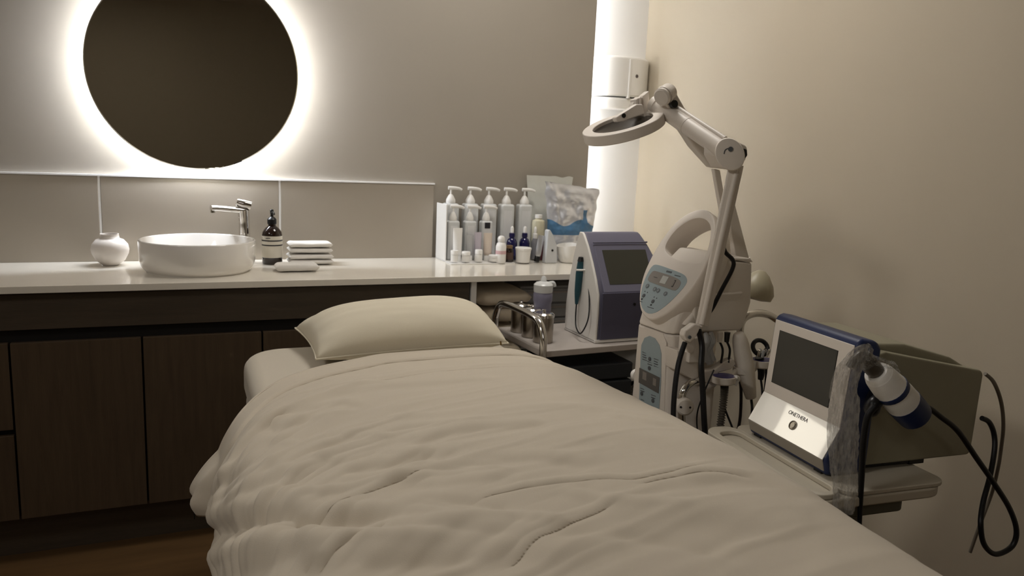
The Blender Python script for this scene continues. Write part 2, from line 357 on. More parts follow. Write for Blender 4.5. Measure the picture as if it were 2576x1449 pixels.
# organiser box
og = thing('acrylic_organiser', 'frosted white acrylic organiser box holding the small tubes and bottles', 'organiser', (1.02, 2.88, ZT))
obj('side_panel', BX((.974, 2.965, ZT+.0045), (.979, 3.093, 1.112)), whitep, og, bevel=.002)
obj('base_panel', BX((.974, 2.885, ZT+.0003), (1.25, 3.093, ZT+.004)), whitep, og, bevel=.001)
def tube_bottle(x, y, w_, h, m, lab, grp, cap_first=True, tilt=0, name='cosmetic_tube', cat='tube', capm=None):
    t = thing(name, lab, cat, (x, y, ZT+.0045), grp); z = ZT+.0045
    obj('cap', LA([(w_*.42, 0), (w_*.44, .002), (w_*.44, .022), (w_*.40, .024)], (x, y, z), seg=24), capm or whitep, t)
    bm = bmesh.new(); rings = []; n = 14
    for i in range(n+1):
        u = i/n; rr = w_*.5*(1 if u > .08 else .85+u*1.9); fl = 1-u**1.5*.93
        rings.append([bm.verts.new((x+rr*math.cos(2*PI*k/24)*(1+.12*u), y+rr*math.sin(2*PI*k/24)*fl, z+.024+(h-.024)*u)) for k in range(24)])
    for a, b in zip(rings, rings[1:]):
        for k in range(24): bm.faces.new((a[k], a[(k+1) % 24], b[(k+1) % 24], b[k]))
    bm.faces.new(rings[0][::-1]); bm.faces.new(rings[-1])
    obj('tube', bm, m, t, ang=50)
    if tilt: t.rotation_euler = (0, tilt, 0)
    return t
def ribbed(name, x, y, prof, m, lab, cat, grp, extra=()):
    z0 = ZT+.0045; t = thing(name, lab, cat, (x, y, z0), grp); obj('body', LA(prof, (x, y, z0), seg=32), m, t)
    for nm, pr, mm in extra: obj(nm, LA(pr, (x, y, z0), seg=32), mm, t)
    return t
q = atY(1150, 640, 2.955); tube_bottle(q.x, 2.955, .036, .135, whitep, 'white squeeze tube at the left of the organiser, in front of the pumps', 'small bottles in the organiser')
q = atY(1180, 640, 2.96); tube_bottle(q.x, 2.96, .030, .105, mat('grey_tube', (178, 178, 178), .4), 'grey squeeze tube next to the white tube', 'small bottles in the organiser')
q = atY(1201, 640, 2.955); tube_bottle(q.x, 2.955, .028, .118, mat('lilac_tube', (192, 184, 194), .4), 'pale lilac squeeze tube in the middle of the organiser', 'small bottles in the organiser')
q = atY(1226, 640, 2.955); tube_bottle(q.x, 2.955, .034, .115, mat('peach_tube', (214, 200, 186), .4), 'pale peach squeeze tube below the black label square', 'small bottles in the organiser')
for i, (px, w_, h, lab) in enumerate(((1143, .030, .050, 'small white jar at the front left of the organiser'), (1172, .034, .045, 'small white jar second from the left along the organiser front'), (1204, .030, .052, 'small white jar at the front centre of the organiser'), (1243, .044, .030, 'low white tub at the right end of the organiser'))):
    q = atY(px, 650, 2.912); ribbed('small_jar', q.x, 2.912, [(w_*.45, .004), (w_*.5, .006), (w_*.5, h*.65), (w_*.46, h*.66)], whitep, lab, 'jar', 'small jars along the organiser front', [('lid', [(w_*.52, h*.67), (w_*.52, h-.002), (w_*.48, h)], whitep)])
q = atY(1255, 640, 2.92); ribbed('lotion_bottle', q.x, 2.90, [(.020, 0), (.0215, .003), (.0215, .066), (.018, .078), (.011, .084)], whitep, 'small white bottle with a ball cap and pink label', 'bottle', None, [('cap', [(.011, .083), (.0145, .088), (.0155, .098), (.012, .106), (.005, .110)], whitep), ('label', [(.0219, .036), (.0219, .050)], mat('pink_label', (214, 178, 180), .5))])
for px, lab in ((1286, 'navy glass dropper bottle on the left of the pair'), (1318, 'navy glass dropper bottle on the right of the pair, behind the cream jar')):
    q = atY(px, 640, 2.975); ribbed('dropper_bottle', q.x, 2.975, [(.021, 0), (.0225, .003), (.0225, .072), (.018, .086), (.010, .093), (.010, .098)], navyglass, lab, 'bottle', 'navy dropper bottles', [('cap', [(.0125, .096), (.0125, .112), (.008, .114)], navyglass), ('dropper_bulb', [(.007, .113), (.0075, .128), (.006, .137), (.002, .141)], whitep), ('label', [(.0228, .02), (.0228, .05)], mat('dark_label', (54, 54, 110), .4))])
q = atY(1281, 640, 2.915); ribbed('brown_bottle', q.x, 2.915, [(.0165, 0), (.0175, .002), (.0175, .05), (.012, .058)], amber, 'small dark brown bottle with gold lid between white bottle and jar', 'bottle', None, [('lid', [(.0135, .057), (.0135, .068), (.012, .069)], mat('dull_gold', (120, 96, 66), .4)), ('label', [(.0178, .012), (.0178, .040)], mat('brown_label', (84, 62, 54), .5))])
q = atY(1316, 640, 2.90); ribbed('cream_jar', q.x, 2.90, [(.026, 0), (.028, .002), (.032, .05), (.0325, .054)], whitep, 'white cream jar with grey lettering in front of the navy bottle', 'jar', None, [('lid', [(.034, .053), (.034, .060), (.031, .062)], whitep), ('label', [(.0283, .015), (.0305, .040)], mat('grey_print_label', (170, 172, 166), .5))])
q = atY(1348, 640, 2.97); ribbed('dropper_bottle', q.x, 2.985, [(.017, 0), (.018, .003), (.018, .07), (.012, .084), (.009, .09)], mat('grey_glass', (150, 150, 156), .15, trans=.3), 'slim grey dropper bottle behind the leaning silver tube', 'bottle', None, [('cap', [(.010, .089), (.010, .108), (.008, .110)], whitep), ('dropper_bulb', [(.006, .109), (.007, .125), (.005, .136), (.002, .139)], whitep)])
q = atY(1350, 650, 2.905); tube_bottle(q.x, 2.905, .026, .112, mat('silver_tube', (190, 190, 192), .25, metal=.5), 'slim silver tube leaning to the right beside the cream jar', None, tilt=.16, capm=blackp)
q = atY(1363, 640, 2.955); ribbed('red_brown_bottle', q.x-.002, 2.95, [(.010, 0), (.010, .075), (.007, .082)], mat('maroon_plastic', (84, 36, 40), .4), 'thin maroon bottle standing behind the silver tube', 'bottle', None)
# white wedge-shaped bottle
q = atY(1382, 650, 2.90); t = thing('wedge_bottle', 'tall pale grey wedge-shaped bottle with a black dot beside the bowl', 'bottle', (q.x, 2.90, ZT))
obj('body', PR([(q.x-.028, 2.88, ZT), (q.x+.028, 2.88, ZT), (q.x+.024, 2.88, .955), (q.x+.003, 2.88, 1.00), (q.x-.012, 2.88, 1.022), (q.x-.022, 2.88, 1.018)], (0, .035, 0)), mat('pale_grey_plastic', (206, 208, 210), .35), t, bevel=.006)
obj('button', LA([(.0045, 0), (.0045, .002)], (q.x+.002, 2.880, .935), (0, -1, 0), 20), blackp, t)
q = atY(1428, 650, 2.90); t = thing('mixing_bowl', 'white rubber mixing bowl with uneven rim beside the blue machine', 'bowl', (q.x, 2.90, ZT))
bm = bmesh.new(); rings = []
for r, z in [(.026, 0), (.030, .002), (.040, .02), (.047, .045), (.051, .072), (.0485, .072), (.044, .045), (.036, .02), (.02, .008), (.004, .007)]:
    rings.append([bm.verts.new((q.x+r*math.cos(a), 2.90+r*math.sin(a), ZT+z+(.010*max(0, math.cos(a-.5))**3 if z > .07 else 0)-(.004*math.cos(2*a) if z > .07 else 0))) for a in [2*PI*k/40 for k in range(40)]])
for a, b in zip(rings, rings[1:]):
    for k in range(40): bm.faces.new((a[k], a[(k+1) % 40], b[(k+1) % 40], b[k]))
bm.faces.new(rings[0][::-1]); bm.faces.new(rings[-1])
obj('bowl', bm, whitep, t, ang=60)
# pouches
def pouch(name, corners, thick, m, seed, amp, lab, cat, grp=None, gus=.0):
    """corners: bl, br, tr, tl ; a stand-up bag, fat at the bottom, flat at the crimped top"""
    bl, br, tr, tl = [Vector(c) for c in corners]; t = thing(name, lab, cat, (bl+br)/2, grp); N_ = 46
    for side, nm in ((-1, 'front_foil'), (1, 'back_foil')):
        bm = bmesh.new(); g = []
        for j in range(N_+1):
            v = j/N_; row = []
            for i in range(N_+1):
                u = i/N_; p = bl.lerp(br, u).lerp(tl.lerp(tr, u), v)
                fat = thick*(1-abs(2*u-1)**3)**.7*((1-v)**.6*.75+.25*math.sin(PI*min(1, v*1.05)))*(1 if v < .97 else .3)
                cr = noise.noise(V(u*5+seed, v*9, seed))*.6+abs(noise.noise(V(u*9, v*16+seed, seed*2)))*.5
                e = min(1, 8*min(u, 1-u, max(1-v, .02)))
                p = p+V(0, side*(fat*.5+amp*cr*e), 0)+V(amp*.5*noise.noise(V(seed, v*9, 3))*(1 if abs(2*u-1) > .9 else .3), 0, (.006*noise.noise(V(u*6, seed, 1)) if v == 1 else 0))
                row.append(bm.verts.new(p))
            g.append(row)
        for a, b in zip(g, g[1:]):
            for i in range(N_): bm.faces.new((a[i], a[i+1], b[i+1], b[i]))
        obj(nm, bm, m, t, ang=180)
    return t
foil = mat('silver_foil', (226, 228, 234), .24, metal=.55, var=.08)
fo = foil.copy(); fo.name = 'silver_foil_with_blue_print'; N = fo.node_tree.nodes; L = fo.node_tree.links
b = N['Principled BSDF']; tc = N['Texture Coordinate']; sx = N.new('ShaderNodeSeparateXYZ'); L.new(tc.outputs['Object'], sx.inputs[0])
def mth(op, a, b_, N=N, L=L):
    n = N.new('ShaderNodeMath'); n.operation = op
    for i, v in enumerate((a, b_)):
        if isinstance(v, (int, float)): n.inputs[i].default_value = v
        else: L.new(v, n.inputs[i])
    return n.outputs[0]
wv = mth('MULTIPLY', mth('SINE', mth('MULTIPLY', sx.outputs[0], 42.), 0), .014)     # wavy upper border of the blue print
top = mth('ADD', .160, wv); band = mth('MULTIPLY', mth('LESS_THAN', sx.outputs[2], top), mth('GREATER_THAN', sx.outputs[2], .108))
sidep = mth('MULTIPLY', mth('MULTIPLY', mth('GREATER_THAN', sx.outputs[0], .05), mth('LESS_THAN', sx.outputs[0], .072)), mth('MULTIPLY', mth('GREATER_THAN', sx.outputs[2], .13), mth('LESS_THAN', sx.outputs[2], .215)))
pr = mth('MAXIMUM', band, sidep)
mx = N.new('ShaderNodeMix'); mx.data_type = 'RGBA'; old = b.inputs['Base Color'].links[0].from_socket
L.new(pr, mx.inputs[0]); L.new(old, mx.inputs[6]); mx.inputs[7].default_value = (*lin((84, 124, 160)), 1); L.new(mx.outputs[2], b.inputs['Base Color'])
L.new(mth('SUBTRACT', .55, mth('MULTIPLY', pr, .5)), b.inputs['Metallic'])
pouch('foil_pouch', [(1.455, 2.99, .881), (1.645, 2.99, .881), (1.690, 3.01, 1.185), (1.425, 3.01, 1.215)], .075, fo, 3, .019, 'crinkled silver foil pouch with wavy blue print at the wall', 'pouch')
pouch('white_pouch', [(1.402, 3.075, .885), (1.56, 3.078, .885), (1.60, 3.09, 1.232), (1.375, 3.09, 1.236)], .012, mat('off_white_film', (210, 210, 202), .35), 8, .003, 'flat off-white pouch standing behind the silver one', 'pouch')
q = atY(1362, 600, 3.03); ribbed('cream_bottle', q.x-.026, 3.012, [(.026, 0), (.028, .003), (.028, .15), (.026, .162), (.014, .168), (.014, .175)], mat('cream_bottle_plastic', (208, 202, 176), .35), 'cream coloured bottle in front of the flat white pouch', 'bottle', None, [('cap', [(.016, .173), (.016, .187), (.014, .188)], whitep)])

# ------------------------------------------------------------------ paper towel dispenser on the recessed wall
dp = thing('towel_dispenser', 'white wall-mounted paper towel dispenser in the lit corner', 'dispenser', (1.87, YB, 1.6))
def disp(z0, z1, x0, x1, bulge, yb):
    pts = [(x0, yb)]; n = 14
    for i in range(n+1):
        u = i/n; pts.append((x0+(x1-x0)*u, yb-.045-bulge*(1-abs(2*u-1)**2.6)))
    pts.append((x1, yb)); return [Vector((a, b_, z0)) for a, b_ in pts], (0, 0, z1-z0)
zt_ = atY(1583, 142, 3.15).z; zb_ = atY(1583, 246, 3.15).z; xl_ = 1.745; xr_ = 2.024
p_, o_ = disp(zb_+.004, zt_, xl_, xr_, .06, YB-.001); obj('cover', PR(p_, o_), whitep, dp, bevel=.012, bseg=4)
p_, o_ = disp(zb_-.052, zb_, xl_+.004, xr_-.004, .052, YB-.001); obj('paper_tray', PR(p_, o_), whitep, dp, bevel=.014, bseg=4)
xs_ = atY(1583, 190, 3.15).x; obj('seam', BX((xs_-.006, 3.1385, zb_-.004), (xs_+.004, 3.16, zt_-.012)), whitep, dp, bevel=.002)
xk = atY(1601, 192, 3.15).x; obj('keyhole', LA([(.008, 0), (.008, .004), (.006, .0045)], (xk, 3.150, atY(1601, 192, 3.15).z), (0, -1, 0), 20), mat('grey_lock', (96, 86, 84), .4), dp)

# ------------------------------------------------------------------ bed
bd = thing('treatment_bed', 'massage bed with pale fitted sheet in the middle of the room', 'bed', (.58, 1.3, 0))
def rr(x0, x1, y0, y1, r, z, n=8):
    out = []
    for cx_, cy_, a0 in ((x1-r, y1-r, 0), (x0+r, y1-r, PI/2), (x0+r, y0+r, PI), (x1-r, y0+r, 1.5*PI)):
        for i in range(n+1): a = a0+PI/2*i/n; out.append(Vector((cx_+r*math.cos(a), cy_+r*math.sin(a), z)))
    return out
obj('mattress', PR(rr(.15, .955, .15, 2.38, .12, .595), (0, 0, .122)), sheetm, bd, bevel=.04, bseg=8)
obj('sheet_drop', PR(rr(.155, .95, .155, 2.375, .12, .42), (0, 0, .18)), sheetm, bd, bevel=.01)
obj('base_board', BX((.20, .22, .50), (.94, 2.3, .60)), blackm, bd, smooth=False)
for x in (.24, .88):
    for y in (.3, 2.2): obj('leg', BX((x-.03, y-.03, 0), (x+.03, y+.03, .5)), blackm, bd, bevel=.004)

# duvet: a draped sheet with creases
PX = np.array([(.125, .20), (.112, .30), (.095, .40), (.072, .50), (.060, .57), (.068, .640), (.096, .702), (.135, .731), (.20, .744), (.30, .753), (.45, .757), (.62, .759), (.80, .759), (.92, .757), (.99, .750), (1.040, .728), (1.074, .685), (1.088, .61), (1.088, .46), (1.083, .30)])
for _ in range(3):    # round the profile (corner cutting)
    Q = [PX[0]]
    for a, b in zip(PX, PX[1:]): Q += [a*.75+b*.25, a*.25+b*.75]
    Q.append(PX[-1]); PX = np.array(Q)
ARC = np.concatenate([[0], np.cumsum(np.linalg.norm(np.diff(PX, axis=0), axis=1))])
def s_of_x(x, z=None): # arc position on the top for a given x
    k = len(PX)//4; return np.interp(x, PX[k:-k, 0], ARC[k:-k])
S_top = s_of_x(.3)
k4 = len(PX)
NS, NT = 500, 600
S = np.linspace(0, ARC[-1], NS); T = np.linspace(0, 1, NT)**1.0
bx = np.interp(S, ARC, PX[:, 0]); bz = np.interp(S, ARC, PX[:, 1])
tx = np.gradient(bx, S); tz = np.gradient(bz, S); nl = np.hypot(tx, tz); nxn, nzn = -tz/nl, tx/nl    # outward normal
sy = [s_of_x(x) for x in (.101, .15, .209, .316, .502, .832, .922, 1.03)]
BYs = np.interp(S, [0]+[ARC[i] for i in (0,)]+list(sy)+[ARC[-1]], [1.80, 1.80, 1.76, 1.85, 1.928, 1.992, 2.06, 2.063, 2.06, 2.03, 2.00])
BYs = np.convolve(np.pad(BYs, 9, mode='edge'), np.ones(19)/19, 'valid')
Y0 = .30
YY = BYs[None, :]+(Y0-BYs[None, :])*T[:, None]**1.0
SS = np.repeat(S[None, :], NT, 0)
DD = BYs[None, :]-YY                      # distance from the head hem
H = np.zeros_like(YY)
def px2s(pts):
    out = []
    for p in pts:
        w_ = atZ(p[0], p[1], .755)
        x = w_.x
        if x >= .16: out.append((s_of_x(x), w_.y))
        else:            # on the rounded left shoulder: intersect with the profile instead
            best = None
            for i in range(0, len(PX)//2):
                r = ray(*p); t_ = (PX[i, 1]-1.32)/r[2]; e = abs(r[0]*t_-PX[i, 0])
                if r[1]*t_ < 2.2 and (best is None or e < best[0]): best = (e, ARC[i], r[1]*t_)
            out.append((best[1], best[2]))
    return np.array(out)
def stroke(pts, wdt, amp, kind='r', taper=True):
    global H
    pts = [(p.x, p.y) for p in smoothpath([(a, b, 0) for a, b in pts], 4)]
    P = px2s(pts); bestd = np.full(H.shape, 9.); sg = np.zeros(H.shape); par = np.zeros(H.shape); L_ = len(P)-1
    for i in range(L_):
        a = P[i]; b = P[i+1]; ab = b-a; l2 = (ab**2).sum()+1e-9
        t_ = np.clip(((SS-a[0])*ab[0]+(YY-a[1])*ab[1])/l2, 0, 1)
        dx = SS-(a[0]+t_*ab[0]); dy = YY-(a[1]+t_*ab[1]); d = np.hypot(dx, dy); s = np.sign(ab[0]*dy-ab[1]*dx)
        m = d < bestd; bestd[m] = d[m]; sg[m] = s[m]; par[m] = ((i+t_)/L_)[m]
    tp_ = np.clip(np.minimum(par, 1-par)*5, 0, 1) if taper else np.clip((1-par)*8, .3, 1)
    tp_ = tp_*tp_*(3-2*tp_); d = bestd*sg
    if kind == 'r': H += amp*tp_*np.exp(-(d/wdt)**2)
    elif kind == 's': H += amp*tp_*np.tanh(d/wdt)*np.exp(-(d/(4*wdt))**2)
    elif kind == 'v': H -= amp*tp_*np.exp(-(d/wdt)**2)
def zp(l): return [(440+x/2.1035, 760+y/2.1035) for x, y in l]
ST = [([(190, 1110), (400, 900), (560, 720), (700, 640)], .016, .006, 's'),
      ([(420, 720), (520, 655), (640, 640), (730, 615)], .018, .009, 's'), ([(690, 585), (800, 565), (900, 560), (1010, 590)], .014, .005, 's'),
      ([(250, 1150), (420, 1010), (640, 900), (740, 865), (900, 800), (1200, 720), (1500, 680), (1800, 655)], .010, .0045, 'r'),
      ([(300, 1130), (460, 1010), (600, 950), (850, 850)], .010, .005, 's'), ([(180, 1100), (330, 930), (450, 760), (520, 690)], .018, .008, 'r'),
      ([(870, 920), (1050, 880), (1300, 850), (1400, 815)], .016, .007, 's'), ([(900, 960), (1300, 900), (1800, 905)], .02, .006, 'r'),
      ([(180, 1200), (350, 1130), (600, 1040), (900, 1000), (1200, 960), (1800, 935)], .018, .009, 'r'),
      ([(230, 1230), (450, 1140), (700, 1110), (1100, 1130), (1600, 1120)], .022, .010, 's'),
      ([(240, 1290), (420, 1200), (640, 1170), (900, 1160), (1300, 1200)], .026, .011, 'v'),
      ([(260, 1380), (480, 1290), (800, 1270), (1100, 1280), (1700, 1300)], .022, .011, 'r'),
      ([(300, 1449), (520, 1370), (700, 1330), (900, 1360)], .024, .010, 's'), ([(900, 1190), (1300, 1250), (1700, 1270), (1809, 1265)], .02, .008, 's'),
      ([(950, 1390), (1300, 1360), (1700, 1390)], .022, .008, 's'), ([(1230, 980), (1450, 1010), (1800, 980)], .02, .006, 's'),
      ([(1280, 1100), (1500, 1120), (1800, 1170)], .022, .007, 'v'), ([(1200, 860), (1290, 830), (1400, 850), (1500, 800)], .014, .006, 's'),
      ([(500, 880), (700, 780), (950, 740), (1200, 735)], .02, .004, 'r'), ([(1100, 640), (1400, 620), (1800, 560)], .03, .004, 'r'),
      ([(780, 520), (1200, 470), (1800, 430)], .02, .003, 's'), ([(600, 860), (760, 840), (900, 860), (1100, 790)], .012, .005, 's')]
for pts, a, b, k in ST: stroke(zp(pts), a*.6, b*.95, k)
BROAD = (([(1180, 1060), (1400, 1040), (1600, 1060), (1800, 1120)], .03, .006, 'r'), ([(1300, 1170), (1600, 1130), (1800, 1180)], .035, .007, 's'), ([(1500, 1330), (1800, 1330), (2100, 1360)], .04, .008, 's'),
         ([(1700, 1230), (1900, 1225), (2060, 1260)], .025, .007, 's'), ([(1100, 1190), (1350, 1180), (1500, 1200)], .02, .009, 's'), ([(1000, 1130), (1200, 1100), (1390, 1085)], .018, .010, 's'), ([(1520, 1060), (1600, 1075), (1680, 1090)], .02, .006, 'r'),
         ([(700, 1449), (900, 1400), (1200, 1400), (1500, 1449)], .03, .011, 's'), ([(1350, 1380), (1600, 1370), (1900, 1430)], .03, .008, 'v'), ([(960, 1215), (1120, 1195), (1300, 1215)], .016, .007, 'r'), ([(640, 1300), (800, 1290), (980, 1300), (1160, 1330)], .02, .010, 'r'),
         ([(620, 1160), (700, 1100), (800, 1060), (900, 1045)], .012, .006, 'r'), ([(560, 1290), (620, 1220), (700, 1180), (790, 1160)], .014, .008, 'r'), ([(580, 1340), (660, 1270), (760, 1230)], .014, .008, 'v'), ([(830, 1100), (930, 1110), (1040, 1090), (1180, 1085)], .013, .006, 's'),
         ([(1060, 1350), (1250, 1330), (1450, 1345)], .02, .008, 'r'), ([(700, 1000), (850, 985), (1000, 975)], .012, .004, 'r'), ([(1400, 1260), (1550, 1290), (1750, 1300)], .022, .007, 'r'))
for pts, a, b, k in BROAD: stroke(pts, a*.7, b*.8, k)
_k = np.exp(-np.arange(-6, 7)**2/(2*1.2**2)); _k /= _k.sum()
H = np.apply_along_axis(lambda a_: np.convolve(np.pad(a_, 6, mode='edge'), _k, 'valid'), 0, H)
H = np.apply_along_axis(lambda a_: np.convolve(np.pad(a_, 6, mode='edge'), _k, 'valid'), 1, H)
def vn(u, v, seed):            # smooth value noise, 0..1
    rs = np.random.RandomState(seed).rand(97, 97); iu = np.floor(u).astype(int); iv = np.floor(v).astype(int)
    fu = u-iu; fv = v-iv; fu = fu*fu*fu*(fu*(fu*6-15)+10); fv = fv*fv*fv*(fv*(fv*6-15)+10)
    g_ = lambda a, b: rs[(iu+a) % 97, (iv+b) % 97]
    return (g_(0, 0)*(1-fu)+g_(1, 0)*fu)*(1-fv)+(g_(0, 1)*(1-fu)+g_(1, 1)*fu)*fv
S0 = SS-(S_top-.22)
WW = YY-.34*(1-np.exp(-np.clip(S0, -.2, 2)/.30))+.035*vn(YY*4, SS*4, 21)      # runs of the folds: steep over the shoulder, flat across the bed
wl = np.clip((S_top+.30-SS)/.5, 0, 1); wf = np.clip((2.0-YY)/.9, 0, 1); far = np.clip((DD-.10)/.10, 0, 1)
rdg = lambda n_: (1-np.abs(2*n_-1))**2
gs = .0105*rdg(vn(WW*10, SS*1.8, 4))*vn(WW*3, SS*2, 5)+.0052*rdg(vn(WW*21, SS*3.2, 6))*vn(WW*6, SS*4, 8)+.0020*(vn(WW*44, SS*6, 9)-.5)+.0008*(vn(WW*95, SS*14, 10)-.5)
gs += .006*(vn(YY*6+SS*3, SS*5, 13)-.5)
rightcalm = np.clip((ARC[-1]*.80-SS)/.35, .35, 1)
H += gs*(.48+.95*wl+.75*wf)*far*rightcalm
# hanging folds on the left drop, running down from the shoulder
dr_ = np.clip((S_top-.16-SS)/.2, 0, 1); H += dr_*(.004*np.sin(YY*31+2*np.sin(YY*7)+SS*6)+.003*np.sin(YY*57+SS*9))*np.clip((DD-.05)/.15, 0, 1)
H -= np.clip((.26-DD)/.26, 0, 1)*.010*np.clip((SS-.4)/.2, 0, 1)   # thin near the hem
seam = .095+.01*np.sin(SS*4)
# lower corner of the turned-back band flares off the bed
zz = bz[None, :]; band = np.clip((seam-DD)/.03, 0, 1)*np.clip(1-np.abs(zz-.555)/.08, 0, 1)*(SS < ARC[-1]*.4)
H += .050*band
tb = np.clip((seam-DD)/.01, 0, 1); cut = (SS < ARC[-1]*.4)
_k = np.exp(-np.arange(-4, 5)**2/2.); _k /= _k.sum()
for ax_ in (0, 1): H = np.apply_along_axis(lambda a_: np.convolve(np.pad(a_, 4, mode='edge'), _k, 'valid'), ax_, H)
# sharp ironed creases / seams
for pts in (zp([(680, 1449), (860, 1320), (1050, 1245), (1170, 1170)]), [(1590, 1255), (1700, 1224), (1800, 1212), (1900, 1222)], [(1165, 1305), (1240, 1275), (1340, 1255), (1500, 1234), (1600, 1235), (1700, 1210), (1860, 1170)],
            [(1270, 1449), (1390, 1365), (1560, 1290)], [(800, 1420), (870, 1380), (940, 1352), (1010, 1325)], [(690, 1360), (760, 1320), (960, 1240), (1080, 1200)], [(900, 985), (1100, 950), (1400, 930), (1530, 940)]):
    stroke(pts, .0058, .0032, 'v'); stroke([(a, b-7) for a, b in pts], .008, .0022, 'r')
# fine random folds, stronger over the left shoulder and towards the foot
H += .0035*np.tanh((seam-DD)/.004)*np.exp(-((DD-seam)/.05)**2)-.0035*np.exp(-((DD-seam)/.0045)**2)
H += .003*np.exp(-(DD/.006)**2)
Xg = bx[None, :]+nxn[None, :]*H; Zg = bz[None, :]+nzn[None, :]*H; Yg = YY.copy()
# right edge line drifts inwards toward the head end, as the hem is pulled tight
dx = np.interp(Yg, [.3, .75, .95, 1.3, 1.6, 1.9, 2.1], [-.06, -.03, .0, .0, -.02, -.05, -.09]); Xg += dx*np.clip((SS-ARC[-1]*.45)/(ARC[-1]*.25), 0, 1)
keep = ~((zz < .50) & (DD < .012) & cut)
me = bpy.data.meshes.new('duvet'); vv = np.stack([Xg, Yg, Zg], -1).reshape(-1, 3)
ii = np.arange(NS*NT).reshape(NT, NS); fs = np.stack([ii[:-1, :-1], ii[:-1, 1:], ii[1:, 1:], ii[1:, :-1]], -1)
fs = fs[~(((zz < .535) & (DD < seam-.004) & cut)[:-1, :-1])]
me.from_pydata(vv.tolist(), [], fs.tolist()); me.materials.append(cloth)
for p in me.polygons: p.use_smooth = True
dv = thing('duvet', 'creased beige cotton duvet spread over the treatment bed', 'duvet', (0, 0, 0))
do = bpy.data.objects.new('cover', me); C.objects.link(do); do.parent = dv
so_ = do.modifiers.new('solid', 'SOLIDIFY'); so_.thickness = .010; so_.offset = -1
hp = []
for i in range(0, NS, 3):
    if bz[i] < .54 and i < NS*.4: continue
    hp.append(V(Xg[0, i], Yg[0, i]+.001, Zg[0, i]-.004))
obj('hem_piping', TU(hp, .0045, 8, 0), cloth, dv)
obj('care_tag', BX((.006, 1.775, .478), (.008, 1.790, .512)), blackp, dv, smooth=False)

# pillow
pl = thing('pillow', 'plump cream cotton pillow at the head of the treatment bed', 'pillow', (.61, 2.22, .73))
bm = bmesh.new(); NP = 64; g = {}
c00, c10, c11, c01 = V(.325, 2.085, .748), V(.900, 2.10, .757), V(.905, 2.36, .80), V(.305, 2.36, .775)
for sd in (1, -1):
    for j in range(NP+1):
        for i in range(NP+1):
            u = 2*i/NP-1; v = 2*j/NP-1
            if sd == -1 and (i in (0, NP) or j in (0, NP)): g[sd, i, j] = g[1, i, j]; continue
            uu = u*(1-.045*(1-v*v)); v2 = v*(1-.09*(1-u*u)**1.0)
            a = c00.lerp(c10, (uu+1)/2); b = c01.lerp(c11, (uu+1)/2); p = a.lerp(b, (v2+1)/2)
            th = ((1-abs(u)**3.2)*(1-abs(v)**2.4))**.5
            k = .105*(1 if sd == 1 else -.034/.105)
            wr = .0022*noise.noise(V(u*3, v*5, 2))*th+.006*noise.noise(V(u*2+3, v*5, 7))*(1-th)*min(1, 6*(1-max(abs(u), abs(v))))
            ed = math.exp(-((1-abs(u))/.12)**2)*.003*math.sin(v*13+u*3)
            g[sd, i, j] = bm.verts.new(p+V(0, -.02*th*max(0, -v), k*th+wr+(ed if sd == 1 else 0)*min(1, 8*(1-abs(v)))*min(1, 8*(1-abs(u)))))
for sd in (1, -1):
    for j in range(NP):
        for i in range(NP):
            f = [g[sd, i, j], g[sd, i+1, j], g[sd, i+1, j+1], g[sd, i, j+1]]
            bm.faces.new(f if sd == 1 else f[::-1])
ed_ = [g[1, i, 0].co.copy() for i in range(NP+1)]+[g[1, NP, j].co.copy() for j in range(1, NP+1)]+[g[1, i, NP].co.copy() for i in range(NP-1, -1, -1)]+[g[1, 0, j].co.copy() for j in range(NP-1, -1, -1)]
obj('pillowcase', bm, pillowm, pl, ang=180)
obj('seam', TU(ed_, .0025, 6, 0), pillowm, pl)
obj('zip_pull', TU([(.868, 2.088, .768), (.868, 2.083, .757)], .0025, 8), mat('brass_zip', (110, 84, 40), .3, metal=1), pl)

# ------------------------------------------------------------------ white trolley with the indigo machine
RT = Matrix.Translation((1.06, 2.19, 0)) @ Matrix.Rotation(math.radians(3.5), 4, 'Z')
ty = thing('service_trolley', 'white-topped trolley with chrome rails standing before the open shelf', 'trolley', (1.06, 2.19, 0))
def tb_(lo, hi): return BX(lo, hi, RT)
for z in (.677, .30):
    obj('shelf', tb_((0, 0, z), (.66, .36, z+.022)), shelfm, ty, bevel=.003)
def rt(x, y, z): return RT @ V(x, y, z)
for x in (.0, .66):
    pts = [rt(x, .0, .04), rt(x, .0, .66), rt(x, .0, .735), rt(x, .03, .785), rt(x, .10, .80), rt(x, .27, .80), rt(x, .335, .785), rt(x, .365, .735), rt(x, .365, .66), rt(x, .365, .04)]
    sp_ = [pts[0], pts[1]]+smoothpath(pts[2:8], 6)+[pts[8], pts[9]]
    bm = bmesh.new(); tube(bm, sp_, .0125, 12); obj('chrome_frame', bm, chrome, ty)
for x, y in ((0, 0), (0, .365), (.66, 0), (.66, .365)):
    c = rt(x, y, .022); obj('caster', LA([(.022, -.009), (.022, .009)], c, (1, 0, 0), 24), blackp, ty)
bk = thing('trolley_basket', 'dark blue plastic basket stacked on the trolley lower shelf', 'basket', (1.28, 2.25, .322))
dkb = mat('dark_slate_plastic', (40, 44, 50), .45)
for i in range(5): obj('drawer', BX((1.12, 2.215, .33+i*.062), (1.42, 2.42, .385+i*.062), None), dkb, bk, bevel=.006)
obj('basket_frame', BX((1.115, 2.422, .325), (1.425, 2.435, .645)), dkb, bk)
bg = thing('plastic_bag', 'clear rounded plastic bag at the right of the trolley lower shelf', 'bag', (1.55, 2.30, .322))
bm = bmesh.new(); bmesh.ops.create_icosphere(bm, subdivisions=4, radius=1)
